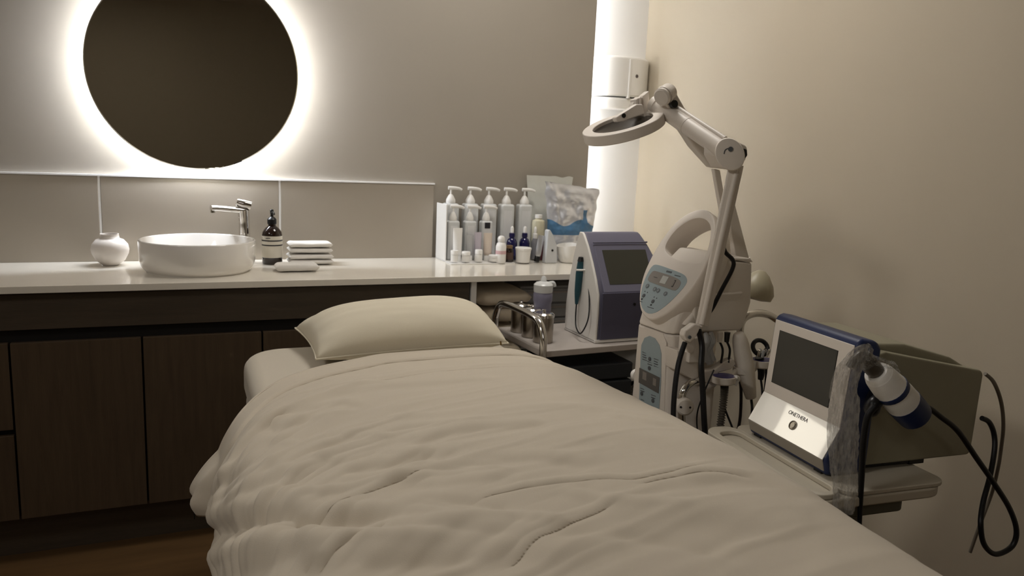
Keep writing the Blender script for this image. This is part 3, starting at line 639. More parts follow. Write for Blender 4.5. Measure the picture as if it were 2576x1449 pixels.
for v in bm.verts:
    n_ = 1+.12*noise.noise(v.co*2.5)+.05*noise.noise(v.co*7); v.co = V(1.54+v.co.x*.085*n_, 2.30+v.co.y*.08*n_, .425+v.co.z*.10*n_)
obj('bag', bm, film, bg)
# canisters in the rail, spray bottle
for i, (x, y, lab) in enumerate(((1.10, 2.47, 'steel canister at the far corner of the trolley'), (1.108, 2.39, 'steel canister in the middle of the row on the trolley'), (1.115, 2.31, 'nearest steel canister beside the trolley rail'))):
    c = thing('steel_canister', lab, 'canister', (x, y, .70), 'steel canisters on the trolley')
    obj('body', LA([(.033, 0), (.034, .002), (.034, .085), (.032, .086)], (x, y, .70)), steel, c)
    obj('lid', LA([(.036, .086), (.036, .096), (.03, .101), (.006, .103), (.006, .112)], (x, y, .70)), chrome, c)
q = atY(1363, 800, 2.42)
wb = thing('wash_bottle', 'pale lilac squeeze bottle with cloudy cap on the trolley', 'bottle', (q.x, 2.42, .70))
lil = mat('lilac_plastic', (150, 148, 172), .3, trans=.3)
obj('bottle', LA([(.030, 0), (.031, .003), (.031, .11), (.034, .12), (.034, .145), (.030, .152)], (q.x, 2.42, .70)), lil, wb)
obj('cap', LA([(.033, .150), (.034, .154), (.034, .176), (.026, .184), (.012, .188)], (q.x, 2.42, .70)), clearp, wb)
obj('nozzle', LA([(.011, .186), (.009, .200), (.005, .206)], (q.x, 2.42, .70)), clearp, wb)
obj('spout', TU([(q.x+.01, 2.42, .876), (q.x+.036, 2.42, .88), (q.x+.042, 2.42, .868)], .008), clearp, wb)

# indigo machine
im = thing('skin_analysis_machine', 'indigo tabletop machine with white sides and a dark screen on the trolley', 'machine', (1.38, 2.36, .70))
RM = Matrix.Translation((1.283, 2.245, .7015)) @ Matrix.Rotation(math.radians(1.5), 4, 'Z')
W_, Dm = .268, .217
prof = [(0, 0), (0, .012), (-.003, .10), (0, .165), (.022, .215), (.052, .268), (.085, .318), (.118, .358), (.128, .364), (.148, .364), (.180, .28), (.205, .18), (Dm, .10), (Dm, 0)]
def side(x0, x1, pr): return PR([RM @ V(x0, y, z) for y, z in pr], RM.to_3x3() @ V(x1-x0, 0, 0))
obj('side_shell', side(-.004, .006, prof), whitep, im, bevel=.004)
obj('side_shell', side(W_-.006, W_+.004, [p for p in prof if p[1] < .29]), whitep, im, bevel=.004)
hb_ = side(.006, W_-.006, [(y+(.002 if y < .05 else 0), z) for y, z in prof])
for v in hb_.verts:                       # chamfered right shoulder
    l_ = RM.inverted() @ v.co
    if l_.x > .2 and l_.z > .28: v.co = RM @ V(l_.x-.036*(l_.z-.28)/.084, l_.y, l_.z)
obj('housing', hb_, indigo, im, bevel=.004)
obj('base_plate', BX((-.004, -.002, -.001), (W_+.004, Dm, .010), RM), whitep, im, bevel=.002)
# lower front plate and screen bezel on the leaning front
pA = [(-.006, .010), (-.009, .10), (-.009, .172), (-.002, .172), (-.002, .010)]
obj('lower_front', side(.012, W_-.010, pA), indigo2, im, bevel=.003)
def lean(u, v, d=0):    # u across, v up the leaning front (0 at z=.175)
    a = math.radians(31); return RM @ V(u, -.006+v*math.sin(a)-d*math.cos(a), .172+v*math.cos(a)+d*math.sin(a))
bz_ = bmesh.new(); prism(bz_, [lean(.020, .0), lean(.250, .0), lean(.242, .182), lean(.020, .182)], lean(0, 0, -.03)-lean(0, 0, 0)); obj('screen_bezel', bz_, indigo, im, bevel=.005)
bz_ = bmesh.new(); prism(bz_, [lean(.048, .030, .0012), lean(.226, .030, .0012), lean(.226, .158, .0012), lean(.048, .158, .0012)], lean(0, 0, -.001)-lean(0, 0, 0)); obj('screen', bz_, screenm2, im, bevel=.0003)
obj('bezel_lip', PR([lean(.018, .1825), lean(.240, .1825), lean(.240, .188), lean(.018, .188)], lean(0, 0, .006)-lean(0, 0, 0)), indigo, im, bevel=.002)
obj('camera_hole', LA([(.005, 0), (.005, .002)], RM @ V(.14, -.0095, .13), (0, -1, 0), 16), blackp, im)
wd = thing('teal_probe', 'slim teal probe clipped upright on the side of the indigo machine', 'probe', (1.272, 2.33, .78))
t0 = atY(1461, 655, 2.36); t1 = atY(1450, 765, 2.36)
obj('grip', TU([t0, t0.lerp(t1, .3), t0.lerp(t1, .7), t1], [.010, .0135, .011, .005], 16), teal, wd)
obj('tip', TU([t0+V(.0, 0, .012), t0-V(0, 0, .003)], [.008, .0125], 16), blackp, wd)
obj('clip', TU([t0.lerp(t1, .2)+V(-.022, -.016, 0), t0.lerp(t1, .2)+V(-.005, -.021, 0), t0.lerp(t1, .2)+V(.018, -.018, 0), t0.lerp(t1, .2)+V(.03, 0, 0)], .0035), whitep, wd)
obj('cable', TU([t1, atY(1448, 800, 2.36), atY(1450, 825, 2.33), atY(1462, 838, 2.28), atY(1480, 800, 2.27), atY(1482, 740, 2.30), atY(1475, 690, 2.34)], .0025), cable, wd)

# ------------------------------------------------------------------ tall facial machine
mang = math.atan2(.057, .998); MM = Matrix.Translation((1.16, 1.70, 0)) @ Matrix.Rotation(mang, 4, 'Z')   # local x: away from the bed, y: towards the back wall
MI = MM.inverted()
fm = thing('facial_machine', 'tall cream multifunction facial machine with carry handle beside the bed', 'machine', (1.26, 1.72, 0))
nF = MM.to_3x3() @ V(-1, 0, 0)
def mp_(x, y, z): return MM @ V(x, y, z)
# column: tapered with chamfered front corners
def loft(secs):
    bm = bmesh.new(); rings = [[bm.verts.new(p) for p in s] for s in secs]
    for a, b in zip(rings, rings[1:]):
        for k in range(len(a)): bm.faces.new((a[k], a[(k+1) % len(a)], b[(k+1) % len(a)], b[k]))
    bm.faces.new(rings[0][::-1]); bm.faces.new(rings[-1]); return bm
def colsec(z, yn, yf, xd, ch=.022, x0=0.): return [mp_(x0, yn+ch, z), mp_(x0, yf-ch, z), mp_(x0+.012, yf-.004, z), mp_(x0+.03, yf, z), mp_(x0+xd, yf, z), mp_(x0+xd, yn, z), mp_(x0+.04, yn, z), mp_(x0+.014, yn+.005, z)]
obj('column', loft([colsec(.16, -.125, .13, .13), colsec(.45, -.108, .12, .13), colsec(.66, -.088, .114, .13), colsec(.872, -.052, .108, .15)]), plas, fm, bevel=.006)
obj('column_head', loft([colsec(.8735, -.052, .108, .15), colsec(.93, -.062, .104, .17, .022, .012), colsec(.985, -.080, .094, .16, .03, .055)]), plas, fm, bevel=.006)
# side ridge and front inset groove
obj('front_inset', PR([mp_(-.0012, -.058, .60), mp_(-.0012, .078, .60), mp_(-.0012, .078, .835), mp_(-.0012, .060, .872), mp_(-.0012, -.022, .872), mp_(-.0012, -.040, .85)], MM.to_3x3() @ V(.002, 0, 0)), plas, fm, smooth=False)
# egg-shaped head: leaning slab with handle opening
tl = math.radians(30); eu = MM.to_3x3() @ V(math.sin(tl), 0, math.cos(tl)); ev = MM.to_3x3() @ V(0, 1, 0); en = MM.to_3x3() @ V(-math.cos(tl), 0, math.sin(tl))
HO = V(1.13, 1.73, .90)
def hp_(v, u, d=0.): return HO+ev*v+eu*u+en*d
def catmull(P, n=6):
    out = []; L_ = len(P)
    for i in range(L_):
        p0, p1, p2, p3 = [Vector(P[(i+k) % L_]) for k in (-1, 0, 1, 2)]
        for k in range(n):
            t = k/n; out.append(.5*((2*p1)+(p2-p0)*t+(2*p0-5*p1+4*p2-p3)*t*t+(3*p1-p0-3*p2+p3)*t**3))
    return out
OUT = catmull([(-.018, .006), (.030, .022), (.068, .062), (.094, .115), (.103, .17), (.101, .225), (.085, .285), (.050, .325), (.0, .343), (-.050, .328), (-.092, .282), (-.116, .22), (-.120, .16), (-.110, .10), (-.084, .05), (-.052, .018)], 5)
HOLE = catmull([(.062, .205), (.074, .232), (.062, .275), (.025, .308), (-.018, .316), (-.060, .298), (-.088, .255), (-.100, .215), (-.096, .192), (-.04, .184), (.02, .19)], 7)
def slab_with_hole(out, hole, d0, d1, shrink=1.0):
    bm = bmesh.new()
    def loop(P, d, s=1.0, c=None):
        return [bm.verts.new(hp_(c[0]+(p[0]-c[0])*s, c[1]+(p[1]-c[1])*s, d)) if c else bm.verts.new(hp_(p[0], p[1], d)) for p in P]
    c = (-.005, .17)
    sec = [(d1, .955), (d1+(d0-d1)*.25, .985), (d1+(d0-d1)*.6, 1.0), (d0-.006, 1.0), (d0-.0015, .99), (d0, .972)]
    O = [loop(out, d, s, c) for d, s in sec]
    hc = (-.01, .245); hsec = [(d0, 1.05), (d0-.002, 1.0), (d0-.03, .97), (d1, 1.02)]
    I = [loop(hole, d, s, hc) for d, s in hsec]
    for A in (O, I):
        for a, b in zip(A, A[1:]):
            for k in range(len(a)): bm.faces.new((a[k], a[(k+1) % len(a)], b[(k+1) % len(a)], b[k]))
    for a, b in ((O[-1], I[0]), (O[0], I[-1])):
        ed = [bm.edges.get((a[k], a[(k+1) % len(a)])) for k in range(len(a))]+[bm.edges.get((b[k], b[(k+1) % len(b)])) for k in range(len(b))]
        bmesh.ops.triangle_fill(bm, use_beauty=True, use_dissolve=False, edges=ed)
    return bm
obj('head_shell', slab_with_hole([tuple(p) for p in OUT], [tuple(p) for p in HOLE], 0, -.070), plas, fm, ang=50)
# back of the head: fills under the leaning slab, and the water tank housing behind
sec = lambda x0, x1, z: [mp_(x0, -.07, z), mp_(x0, .085, z), mp_(x1, .085, z), mp_(x1, -.07, z)]
obj('neck', loft([sec(.03, .13, .90), sec(.075, .16, .96), sec(.115, .19, 1.03), sec(.145, .20, 1.045)]), plas, fm, bevel=.008)
tkY = -.072
def tkp(px, py, dy=0): return atP(px, py, mp_(.2, tkY+dy, 1), MM.to_3x3() @ V(0, 1, 0))
tank_pts = [tkp(1752, 690), tkp(1800, 640), tkp(1832, 640), tkp(1838, 656), tkp(1893, 662), tkp(1890, 760), tkp(1872, 822), tkp(1862, 832), tkp(1764, 836), tkp(1745, 800)]
obj('tank_housing', PR(tank_pts, MM.to_3x3() @ V(0, .15, 0)), plas2, fm, bevel=.006)
obj('tank_lid', PR([tkp(1829, 648), tkp(1834, 654), tkp(1896, 660), tkp(1888, 650)], MM.to_3x3() @ V(0, .16, 0)), plas, fm, bevel=.003)
sv = atY(1905, 722, 1.86)
obj('steam_vessel', LA([(.022, -.040), (.050, -.034), (.055, -.015), (.046, .012), (.026, .040), (.010, .052)], sv, (.25, 0, 1), 32), mat('beige_vessel', (172, 164, 140), .4), fm)
# control panel (flat print on geometry)
PN = catmull([(.074, .092), (.080, .125), (.077, .150), (.060, .158), (.0, .155), (-.055, .150), (-.078, .142), (-.088, .128), (-.083, .105), (-.066, .068), (-.044, .038), (-.022, .023), (.004, .021), (.034, .034), (.058, .060)], 4)
pn = obj('control_panel', PR([hp_(p[0], p[1], .0002) for p in PN], en*.0008), bluep, fm, smooth=False)
GB = catmull([(.066, .128), (.060, .138), (.040, .139), (-.03, .136), (-.062, .130), (-.070, .120), (-.068, .106), (-.058, .100), (-.03, .101), (.03, .104), (.056, .106), (.066, .113)], 3)
obj('display_strip', PR([hp_(p[0], p[1], .0011) for p in GB], en*.0006), greyp, pn, smooth=False)
def hbox(v0, v1, u0, u1, d, th, m, nm, par): return obj(nm, PR([hp_(v0, u0, d), hp_(v1, u0, d), hp_(v1, u1, d), hp_(v0, u1, d)], en*th), m, par, smooth=False)
hbox(-.013, .012, .110, .132, .0018, .0004, mat('pale_display', (188, 190, 186), .3), 'display_window', pn)
hbox(-.047, -.041, .108, .128, .0018, .0004, ink, 'switch_mark', pn); hbox(-.046, -.042, .110, .126, .0023, .0003, greyp, 'switch_centre', pn)
hbox(.030, .046, .121, .1225, .0018, .0003, ink, 'print_mark', pn)
for v0, v1 in ((-.014, -.009), (-.008, -.003), (-.002, .003), (.004, .009)): hbox(v0, v1, .1435, .149, .0012, .0003, mat('grey_print', (88, 92, 96), .5), 'logo_block', pn)
hbox(-.055, -.030, .140, .1425, .0012, .0003, mat('grey_print', (88, 92, 96), .5), 'print_mark', pn)
for v, u in ((.052, .092), (.016, .089), (.0, .088), (-.034, .085)):
    bm = bmesh.new(); lathe(bm, [(.0068, 0), (.0068, .0012), (.0056, .0016)], hp_(v, u, .001), en, 24); k_ = obj('button', bm, mat('grey_button', (142, 150, 154), .4), pn)
    bm = bmesh.new(); lathe(bm, [(.0056, 0), (.0056, .0003), (.0046, .0003), (.0046, 0)], hp_(v, u, .0027), en, 24, cap=False); obj('ring', bm, mat('grey_print', (88, 92, 96), .5), k_)
for v, u, w2 in ((.046, .063, .008), (-.002, .055, .018)):
    bm = bmesh.new(); lathe(bm, [(.0056, 0), (.0056, .0014), (.004, .0018)], hp_(v, u, .001), en, 20); obj('knob', bm, mat('grey_print', (88, 92, 96), .5), pn)
    hbox(v-.003, v+.003, u-.013, u-.0085, .0012, .0005, ink, 'print_mark', pn); hbox(v-w2, v+w2*.6, u-.019, u-.0175, .0012, .0003, ink, 'print_mark', pn)
    hbox(v-.009, v-.006, u+.010, u+.013, .0012, .0003, ink, 'print_mark', pn); hbox(v+.003, v+.006, u+.011, u+.014, .0012, .0003, ink, 'print_mark', pn)
# lower panel on the column front
def fp(px, py, d=0): return atP(px, py, MM @ V(-.0016-d, 0, 0), nF)
LP = [fp(*p) for p in [(1608, 1010), (1612, 900), (1614, 868), (1622, 850), (1634, 845), (1648, 851), (1659, 868), (1664, 890), (1663, 960), (1658, 1035), (1640, 1030)]]
lp = obj('lower_panel', PR(LP, nF*.001), bluep, fm, smooth=False)
obj('display_window', PR([fp(*p, .0012) for p in [(1609, 925), (1660, 950), (1657, 990), (1607, 962)]], nF*.0008), mat('smoky_window', (92, 90, 88), .25), lp, smooth=False)
for a in ([(1617, 934), (1627, 939), (1626, 958), (1616, 953)], [(1643, 950), (1651, 954), (1650, 972), (1642, 968)]): obj('display_mark', PR([fp(*p, .0021) for p in a], nF*.0003), greyp, lp, smooth=False)
for cx_, cy_ in ((1635, 903), (1634, 926), (1615, 990), (1643, 1008)):
    obj('knob', LA([(.0055, 0), (.0055, .002), (.003, .0025)], fp(cx_, cy_, .001), nF, 20), mat('grey_print', (88, 92, 96), .5), lp)
rng2 = random.Random(5)
for x0, y0, n_ in ((1616, 884, 4), (1645, 901, 4), (1629, 908, 2), (1611, 975, 2), (1638, 992, 2), (1612, 1003, 3)):
    for i in range(n_):
        y = y0+i*6; obj('print_mark', PR([fp(x0, y, .0012), fp(x0+12-rng2.randint(0, 4), y+4, .0012), fp(x0+12-rng2.randint(0, 4), y+6, .0012), fp(x0, y+2.2, .0012)], nF*.0003), mat('grey_print', (88, 92, 96), .5), lp, smooth=False)
obj('side_knob', LA([(.016, -.01), (.017, .0), (.012, .008)], mp_(.03, .128, .715), MM.to_3x3() @ V(0, 1, 0), 24), whitep, fm)
# tool bracket plate, chrome side bar with cap
nS = MM.to_3x3() @ V(0, 1, 0)
def sp2(px, py, y): return atP(px, py, MM @ V(0, y, 0), nS)
obj('bracket_plate', PR([sp2(1704, 882, -.11), sp2(1708, 934, -.11), sp2(1748, 957, -.11), sp2(1757, 955, -.11), sp2(1755, 890, -.11)], nS*.055), plas, fm, bevel=.002)
obj('lower_column', PR([mp_(.06, -.07, .15), mp_(.06, -.07, .80), mp_(.15, -.07, .80), mp_(.15, -.07, .15)], nS*.13), plas2, fm, bevel=.004)
hb = [sp2(1716, 1075, -.125), sp2(1714, 1010, -.125), sp2(1722, 980, -.125), sp2(1740, 963, -.12), sp2(1770, 957, -.10), sp2(1800, 962, -.06)]
obj('chrome_side_bar', TU(hb, .0095, 12), chrome, fm)
cpc = sp2(1722, 1022, -.14); obj('bar_cap', LA([(.020, -.025), (.022, -.020), (.022, .008), (.018, .012)], cpc, (-.45, -1, .1), 28), plas2, fm)
for dx_ in (-.011, .011): obj('screw', LA([(.0028, 0), (.0028, .0012)], cpc+V(-.45, -1, .1).normalized()*.0115+V(dx_, -dx_*.4, 0), (-.45, -1, .1), 12), blackp, fm)
obj('push_handle', TU([sp2(1862, 850, .0), sp2(1864, 815, .0), sp2(1880, 795, .0), sp2(1910, 788, .0), sp2(1945, 798, .0), sp2(1975, 830, .0), sp2(1985, 900, .0), sp2(1985, 1050, .0)], .0105, 12), chrome, fm)
# base on the floor
obj('base', PR(rr(1.17, 1.55, 1.52, 1.90, .05, .05), (0, 0, .10)), plas2, fm, bevel=.01)
for x, y in ((1.21, 1.56), (1.51, 1.56), (1.21, 1.86), (1.51, 1.86)): obj('caster', LA([(.025, -.01), (.025, .01)], (x, y, .025), (1, 0, 0), 24), blackp, fm)
obj('rear_post', TU([(1.33, 1.72, .14), (1.33, 1.72, .60), (1.34, 1.71, .90)], .022, 16), plas2, fm)

# tool holders with dark blue linings and their handpieces
th = thing('tool_holder', 'grey tool holder arms with navy lined cups hung on the facial machine', 'tool holder', (1.30, 1.56, .78))
YH = 1.56
def cup(px, py, r, Y, h=.02, hit=None):
    c = atY(px, py, Y)
    obj('cup', LA([(r*.86, -h), (r*1.08, -h+.004), (r*1.12, 0), (r*.98, .001), (r*.9, -.004), (r*.86, -h+.002)], c, (0, 0, 1), 28, cap=False, sx=1.15), plas2, th)
    obj('cup_lining', LA([(r*.88, -h+.003), (r*.98, .0015)], c, (0, 0, 1), 28, cap=True, sx=1.13), purple, th)
    return c
c1 = cup(1821, 946, .026, YH); c2 = cup(1872, 922, .024, YH+.03); c3 = cup(1918, 905, .026, YH+.03)
arm_pts = [(1768, 935), (1800, 928), (1825, 908), (1846, 902), (1852, 916), (1840, 930), (1808, 938), (1800, 960), (1780, 965), (1770, 955)]
obj('holder_arm', PR([atY(*p, YH+.02) for p in arm_pts], (0, .022, 0)), plas2, th, bevel=.004)
obj('holder_stem', TU([atY(1790, 960, YH+.03), atY(1772, 975, YH+.05), atY(1765, 965, YH+.09)], [.016, .013, .012], 12), plas2, th)
obj('holder_arm', TU([c1+V(.03, .01, -.008), c2+V(-.02, .0, -.010), c2+V(.03, 0, -.01), c3+V(-.02, 0, -.008)], .009, 12, flat=.7), plas2, th)
obj('cup_clip', TU([c1+V(.022, -.018, .0), c1+V(.036, -.012, -.006), c1+V(.030, -.008, -.024)], .006, 10), whitep, th)
obj('cup_clip', TU([c3+V(-.036, -.010, .0), c3+V(-.040, -.012, -.015), c3+V(-.034, -.006, -.026)], .006, 10), whitep, th)
cr = thing('coiled_hose', 'ribbed grey coiled hose hanging from the left navy cup', 'hose', (1.27, 1.55, .5))
path = smoothpath([c1+V(.004, 0, -.02), atY(1822, 990, YH), atY(1815, 1050, YH), atY(1806, 1110, YH), atY(1802, 1150, YH)], 30)
bm = bmesh.new(); tube(bm, path, [.0075+.0035*(i % 3 == 0) for i in range(len(path))], 12); obj('hose', bm, mat('grey_hose', (96, 90, 80), .45), cr)
hpc = thing('facial_probe', 'long grey handpiece leaning through the middle navy cup', 'handpiece', (1.33, 1.57, .8))
g0, g1 = atY(1858, 838, YH+.03), atY(1889, 1000, YH+.02)
obj('grip', TU([g0, g0.lerp(g1, .12), g0.lerp(g1, .5), g0.lerp(g1, .8), g1], [.012, .020, .025, .019, .014], 20), plas2, hpc)
obj('cable', TU([g1, atY(1892, 1025, YH), atY(1890, 1060, YH)], .0035), cable, hpc)
bp_ = thing('brush_handpiece', 'round handpiece with white bristle studs in the right navy cup', 'handpiece', (1.38, 1.59, .85))
bc = atY(1912, 880, YH+.03)
obj('ring', TU([bc+V(.024*math.cos(a), .01*math.sin(a), .018*math.sin(a)+.006) for a in [2*PI*k/24 for k in range(25)]], .006, 10, 0), blackp, bp_)
for i in range(6):
    a = i*PI/3; obj('stud', LA([(.004, 0), (.0045, .016), (.003, .020)], bc+V(.014*math.cos(a), -.012+.008*math.sin(a), -.014), (.2*math.cos(a), -.3, 1), 12), chrome if i % 2 else bagm, bp_)
obj('handle', TU([bc+V(0, 0, -.02), c3+V(0, 0, -.03), c3+V(.0, 0, -.055)], [.012, .010, .007], 14), blackp, bp_)
obj('cable', TU([c3+V(0, 0, -.05), atY(1918, 990, YH), atY(1916, 1040, YH+.03)], .003), cable, bp_)
gv = thing('glass_electrodes', 'clear glass electrodes stored under the machine housing', 'electrodes', (1.25, 1.60, .82))
for px, py in ((1775, 850), (1788, 848), (1782, 856)):
    p0 = atY(px, py-12, 1.60); p1 = atY(px+4, py+58, 1.60); obj('electrode', TU([p0, p0.lerp(p1, .3)+V(.004, 0, 0), p0.lerp(p1, .6)-V(.004, 0, 0), p1], [.005, .009, .006, .010], 12), bagm, gv)
pg = thing('jack_plug', 'grey jack lead plugged into the underside of the machine', 'lead', (1.30, 1.60, .84))
for px in (1812, 1830):
    p0 = atY(px, 836, 1.60); obj('plug', TU([p0, p0-V(0, 0, .026)], [.008, .006], 14), plas2 if px == 1812 else blackp, pg)
    obj('cable', TU([p0-V(0, 0, .024), atY(px+6, 880, 1.60), atY(px+2, 912, 1.58)], .003), cable, pg)
def wire(px_pts, r, m, lab, name='cable'):
    P = [atY(a, b, c) for a, b, c in px_pts]; return tag(obj(name, TU(P, r, 10), m), lab, 'cable')
wire([(1816, 960, 1.57), (1818, 1010, 1.56), (1840, 1070, 1.54), (1856, 1110, 1.50), (1870, 1160, 1.45)], .0028, cable, 'thin dark lead crossing behind the coiled hose')
wire([(1858, 940, 1.60), (1864, 980, 1.59), (1862, 1050, 1.58), (1852, 1100, 1.56), (1840, 1150, 1.52)], .0042, mat('brown_black_cable', (34, 24, 24), .45), 'brown-black lead hanging from the middle navy cup')
wire([(1796, 930, 1.57), (1770, 990, 1.57), (1754, 1040, 1.57), (1755, 1090, 1.56), (1764, 1140, 1.52)], .002, cable, 'very thin curved lead between the chrome bar and the coiled hose')
wire([(1928, 915, 1.60), (1926, 960, 1.60), (1920, 1020, 1.60)], .003, cable, 'short black lead below the right navy cup beside the display')

# magnifier lamp: lower arm, elbow, upper arm, head
ml = thing('magnifier_lamp', 'cream jointed magnifier lamp arm rising from the facial machine', 'lamp', (1.19, 1.55, .86))
YA = 1.575
def bar(p, q_, wv, dv, m=plas, nm='arm', par=ml, bev=.004, side_=None):
    p, q_ = Vector(p), Vector(q_); t = (q_-p).normalized(); s_ = (side_ or Vector((0, 1, 0))); s_ = (s_-t*s_.dot(t)).normalized(); u = t.cross(s_)
    w0, w1 = wv if hasattr(wv, '__len__') else (wv, wv)
    return obj(nm, PR([p+u*w0/2-s_*dv/2, q_+u*w1/2-s_*dv/2, q_-u*w1/2-s_*dv/2, p-u*w0/2-s_*dv/2], s_*dv), m, par, bevel=bev)
a0, a1 = atY(1758, 822, YA), atY(1846, 415, YA)
viewside = V(.55, .83, 0)
bar(a0, a1, (.018, .024), .026, side_=viewside)
off = V(.020, .010, 0)
bar(a0+off, a1+off*1.1, (.026, .026), .018, m=plas2, nm='arm_channel', bev=.002, side_=viewside)
obj('arm_rod', TU([a0+V(-.004, -.016, .01), a1+V(-.004, -.016, -.02)], .0065, 12, 2), plas, ml)
# lower knuckle and clamp plates
k0 = atY(1738, 850, YA-.01)
obj('knuckle', PR([atY(*p, YA-.03) for p in [(1748, 815), (1764, 818), (1758, 835), (1750, 850), (1738, 862), (1726, 858), (1720, 845), (1724, 832), (1736, 824)]], (0, .022, 0)), plas, ml, bevel=.004)
obj('clamp_plate', PR([atY(*p, YA-.012) for p in [(1730, 838), (1748, 848), (1752, 870), (1746, 888), (1736, 890), (1728, 875), (1724, 855)]], (0, .014, 0)), plas, ml, bevel=.004)
obj('pivot_screw', LA([(.0045, 0), (.0045, .003)], atY(1734, 848, YA-.0325), (0, -1, 0), 16), mat('grey_print', (88, 92, 96), .5), ml)
obj('mount_block', BX(tuple(atY(1735, 880, YA+.005)-V(.0, 0, .035)), tuple(atY(1735, 880, YA+.005)+V(.032, .05, .03))), plas, ml, bevel=.003)
# elbow
e0 = atY(1836, 388, YA-.018); ed = V(-.55, -.83, 0).normalized()
obj('elbow_disc', LA([(.036, -.008), (.037, 0), (.035, .006), (.030, .0075)], e0, ed, 48, sy=1.12, sx=.9), plas, ml)
obj('elbow_screw', LA([(.006, 0), (.006, .002)], e0+ed*.0076+V(0, 0, .012), ed, 16), mat('grey_print', (88, 92, 96), .5), ml)
obj('elbow_slot', TU([e0+ed*.0078+V(-.012, .008, .0), e0+ed*.0078+V(-.010, .0066, .010), e0+ed*.0078+V(-.002, .0012, .015)], .0012, 6), mat('grey_print', (88, 92, 96), .5), ml)
EB = [(1812, 348), (1838, 345), (1876, 366), (1880, 375), (1878, 398), (1860, 420), (1850, 425), (1846, 380), (1815, 372)]
obj('elbow_block', PR([atY(*p, YA+.012) for p in [(1815, 350), (1838, 346), (1880, 366), (1883, 378), (1878, 402), (1862, 428), (1830, 424), (1812, 390)]], (-.02, .045, 0)), plas, ml, bevel=.006)
obj('elbow_cap', PR([atY(*p, YA+.009) for p in [(1853, 372), (1881, 374), (1883, 392), (1868, 410), (1856, 406)]], (-.02, .045, 0)), blackp, ml, bevel=.005)
# upper arm
b0, b1 = atY(1822, 378, YA+.01), atY(1648, 262, 1.84)
ub = (b1-b0).normalized()
obj('arm', TU([b0, b0.lerp(b1, .35), b0.lerp(b1, .62), b1], [.0235, .0225, .0225, .0205], 20, 3), plas, ml)
obj('arm_collar', TU([b0.lerp(b1, .50), b0.lerp(b1, .53)], .0232, 20, 2), plas2, ml)
obj('arm_rod', TU([b0+V(0, 0, .028), b1+V(.012, 0, .022)], .0065, 12, 2), plas, ml)
obj('arm_collar', TU([b1-ub*.014, b1+ub*.004], .023, 20, 2), plas2, ml)
# wrist yoke and head
h0 = atY(1632, 268, 1.86)
obj('wrist_plate', PR([atY(*p, 1.85) for p in [(1618, 240), (1633, 228), (1634, 250), (1632, 292), (1622, 296), (1617, 285)]], (.004, .03, 0)), plas, ml, bevel=.003)
for k, px in enumerate((1604, 1612)): obj('wrist_rib', PR([atY(px-4, 250-(k*4), 1.845), atY(px+2, 246-(k*4), 1.845), atY(px+2, 286, 1.845), atY(px-4, 282, 1.845)], (.002, .034, 0)), plas, ml, bevel=.002)
obj('wrist_block', PR([atY(*p, 1.855) for p in [(1592, 262), (1600, 248), (1622, 242), (1622, 288), (1590, 282)]], (.003, .028, 0)), plas2, ml, bevel=.003)
# lamp ring seen nearly edge-on: a frame with a dark lens
tipc, tipf = atY(1500, 352, 1.80), atY(1626, 282, 1.88)
ax = (tipf-tipc).normalized(); cc = tipc.lerp(tipf, .52); Rl = (tipf-tipc).length/2
vd_ = Vector((.52, .85, .05)); vd_ = (vd_-ax*vd_.dot(ax)).normalized(); pu_ = ax.cross(vd_).normalized(); pu_ = pu_ if pu_.z > 0 else -pu_
v2_ = vd_*math.cos(math.radians(20))+pu_*math.sin(math.radians(20)); nn_ = ax.cross(v2_).normalized()
if nn_.z > 0: nn_ = -nn_                                                                # light side faces down
def ringshape(ro, ri, d0, d1, n=64, el=.95):
    bm = bmesh.new(); L4 = []
    for r, d in ((ro, d0), (ro, d1), (ri, d1), (ri, d0)):
        L4.append([bm.verts.new(cc+ax*(r*math.cos(2*PI*k/n))+v2_*(r*el*math.sin(2*PI*k/n))+nn_*d) for k in range(n)])
    for a, b in zip(L4, L4[1:]+L4[:1]):
        for k in range(n): bm.faces.new((a[k], a[(k+1) % n], b[(k+1) % n], b[k]))
    return bm
obj('lamp_ring', ringshape(Rl, Rl*.74, -.008, .020), plas, ml, bevel=.003)
ln = bmesh.new(); nl_ = 48; vs_ = [ln.verts.new(cc+ax*(Rl*.75*math.cos(2*PI*k/nl_))+v2_*(Rl*.75*.95*math.sin(2*PI*k/nl_))+nn_*.002) for k in range(nl_)]; ln.faces.new(vs_)
bmesh.ops.solidify(ln, geom=ln.faces[:], thickness=.004); obj('lens', ln, mat('dark_lens', (66, 60, 54), .2), ml, smooth=False)
obj('head_bracket', PR([atY(*p, 1.80) for p in [(1548, 296), (1560, 288), (1602, 262), (1618, 262), (1622, 286), (1612, 290), (1570, 305), (1552, 308)]], (.0, .02, 0)), plas, ml, bevel=.004)
obj('bracket_hole', LA([(.006, 0), (.006, .0015)], atY(1569, 291, 1.7985), (0, -1, 0), 16), blackp, ml)

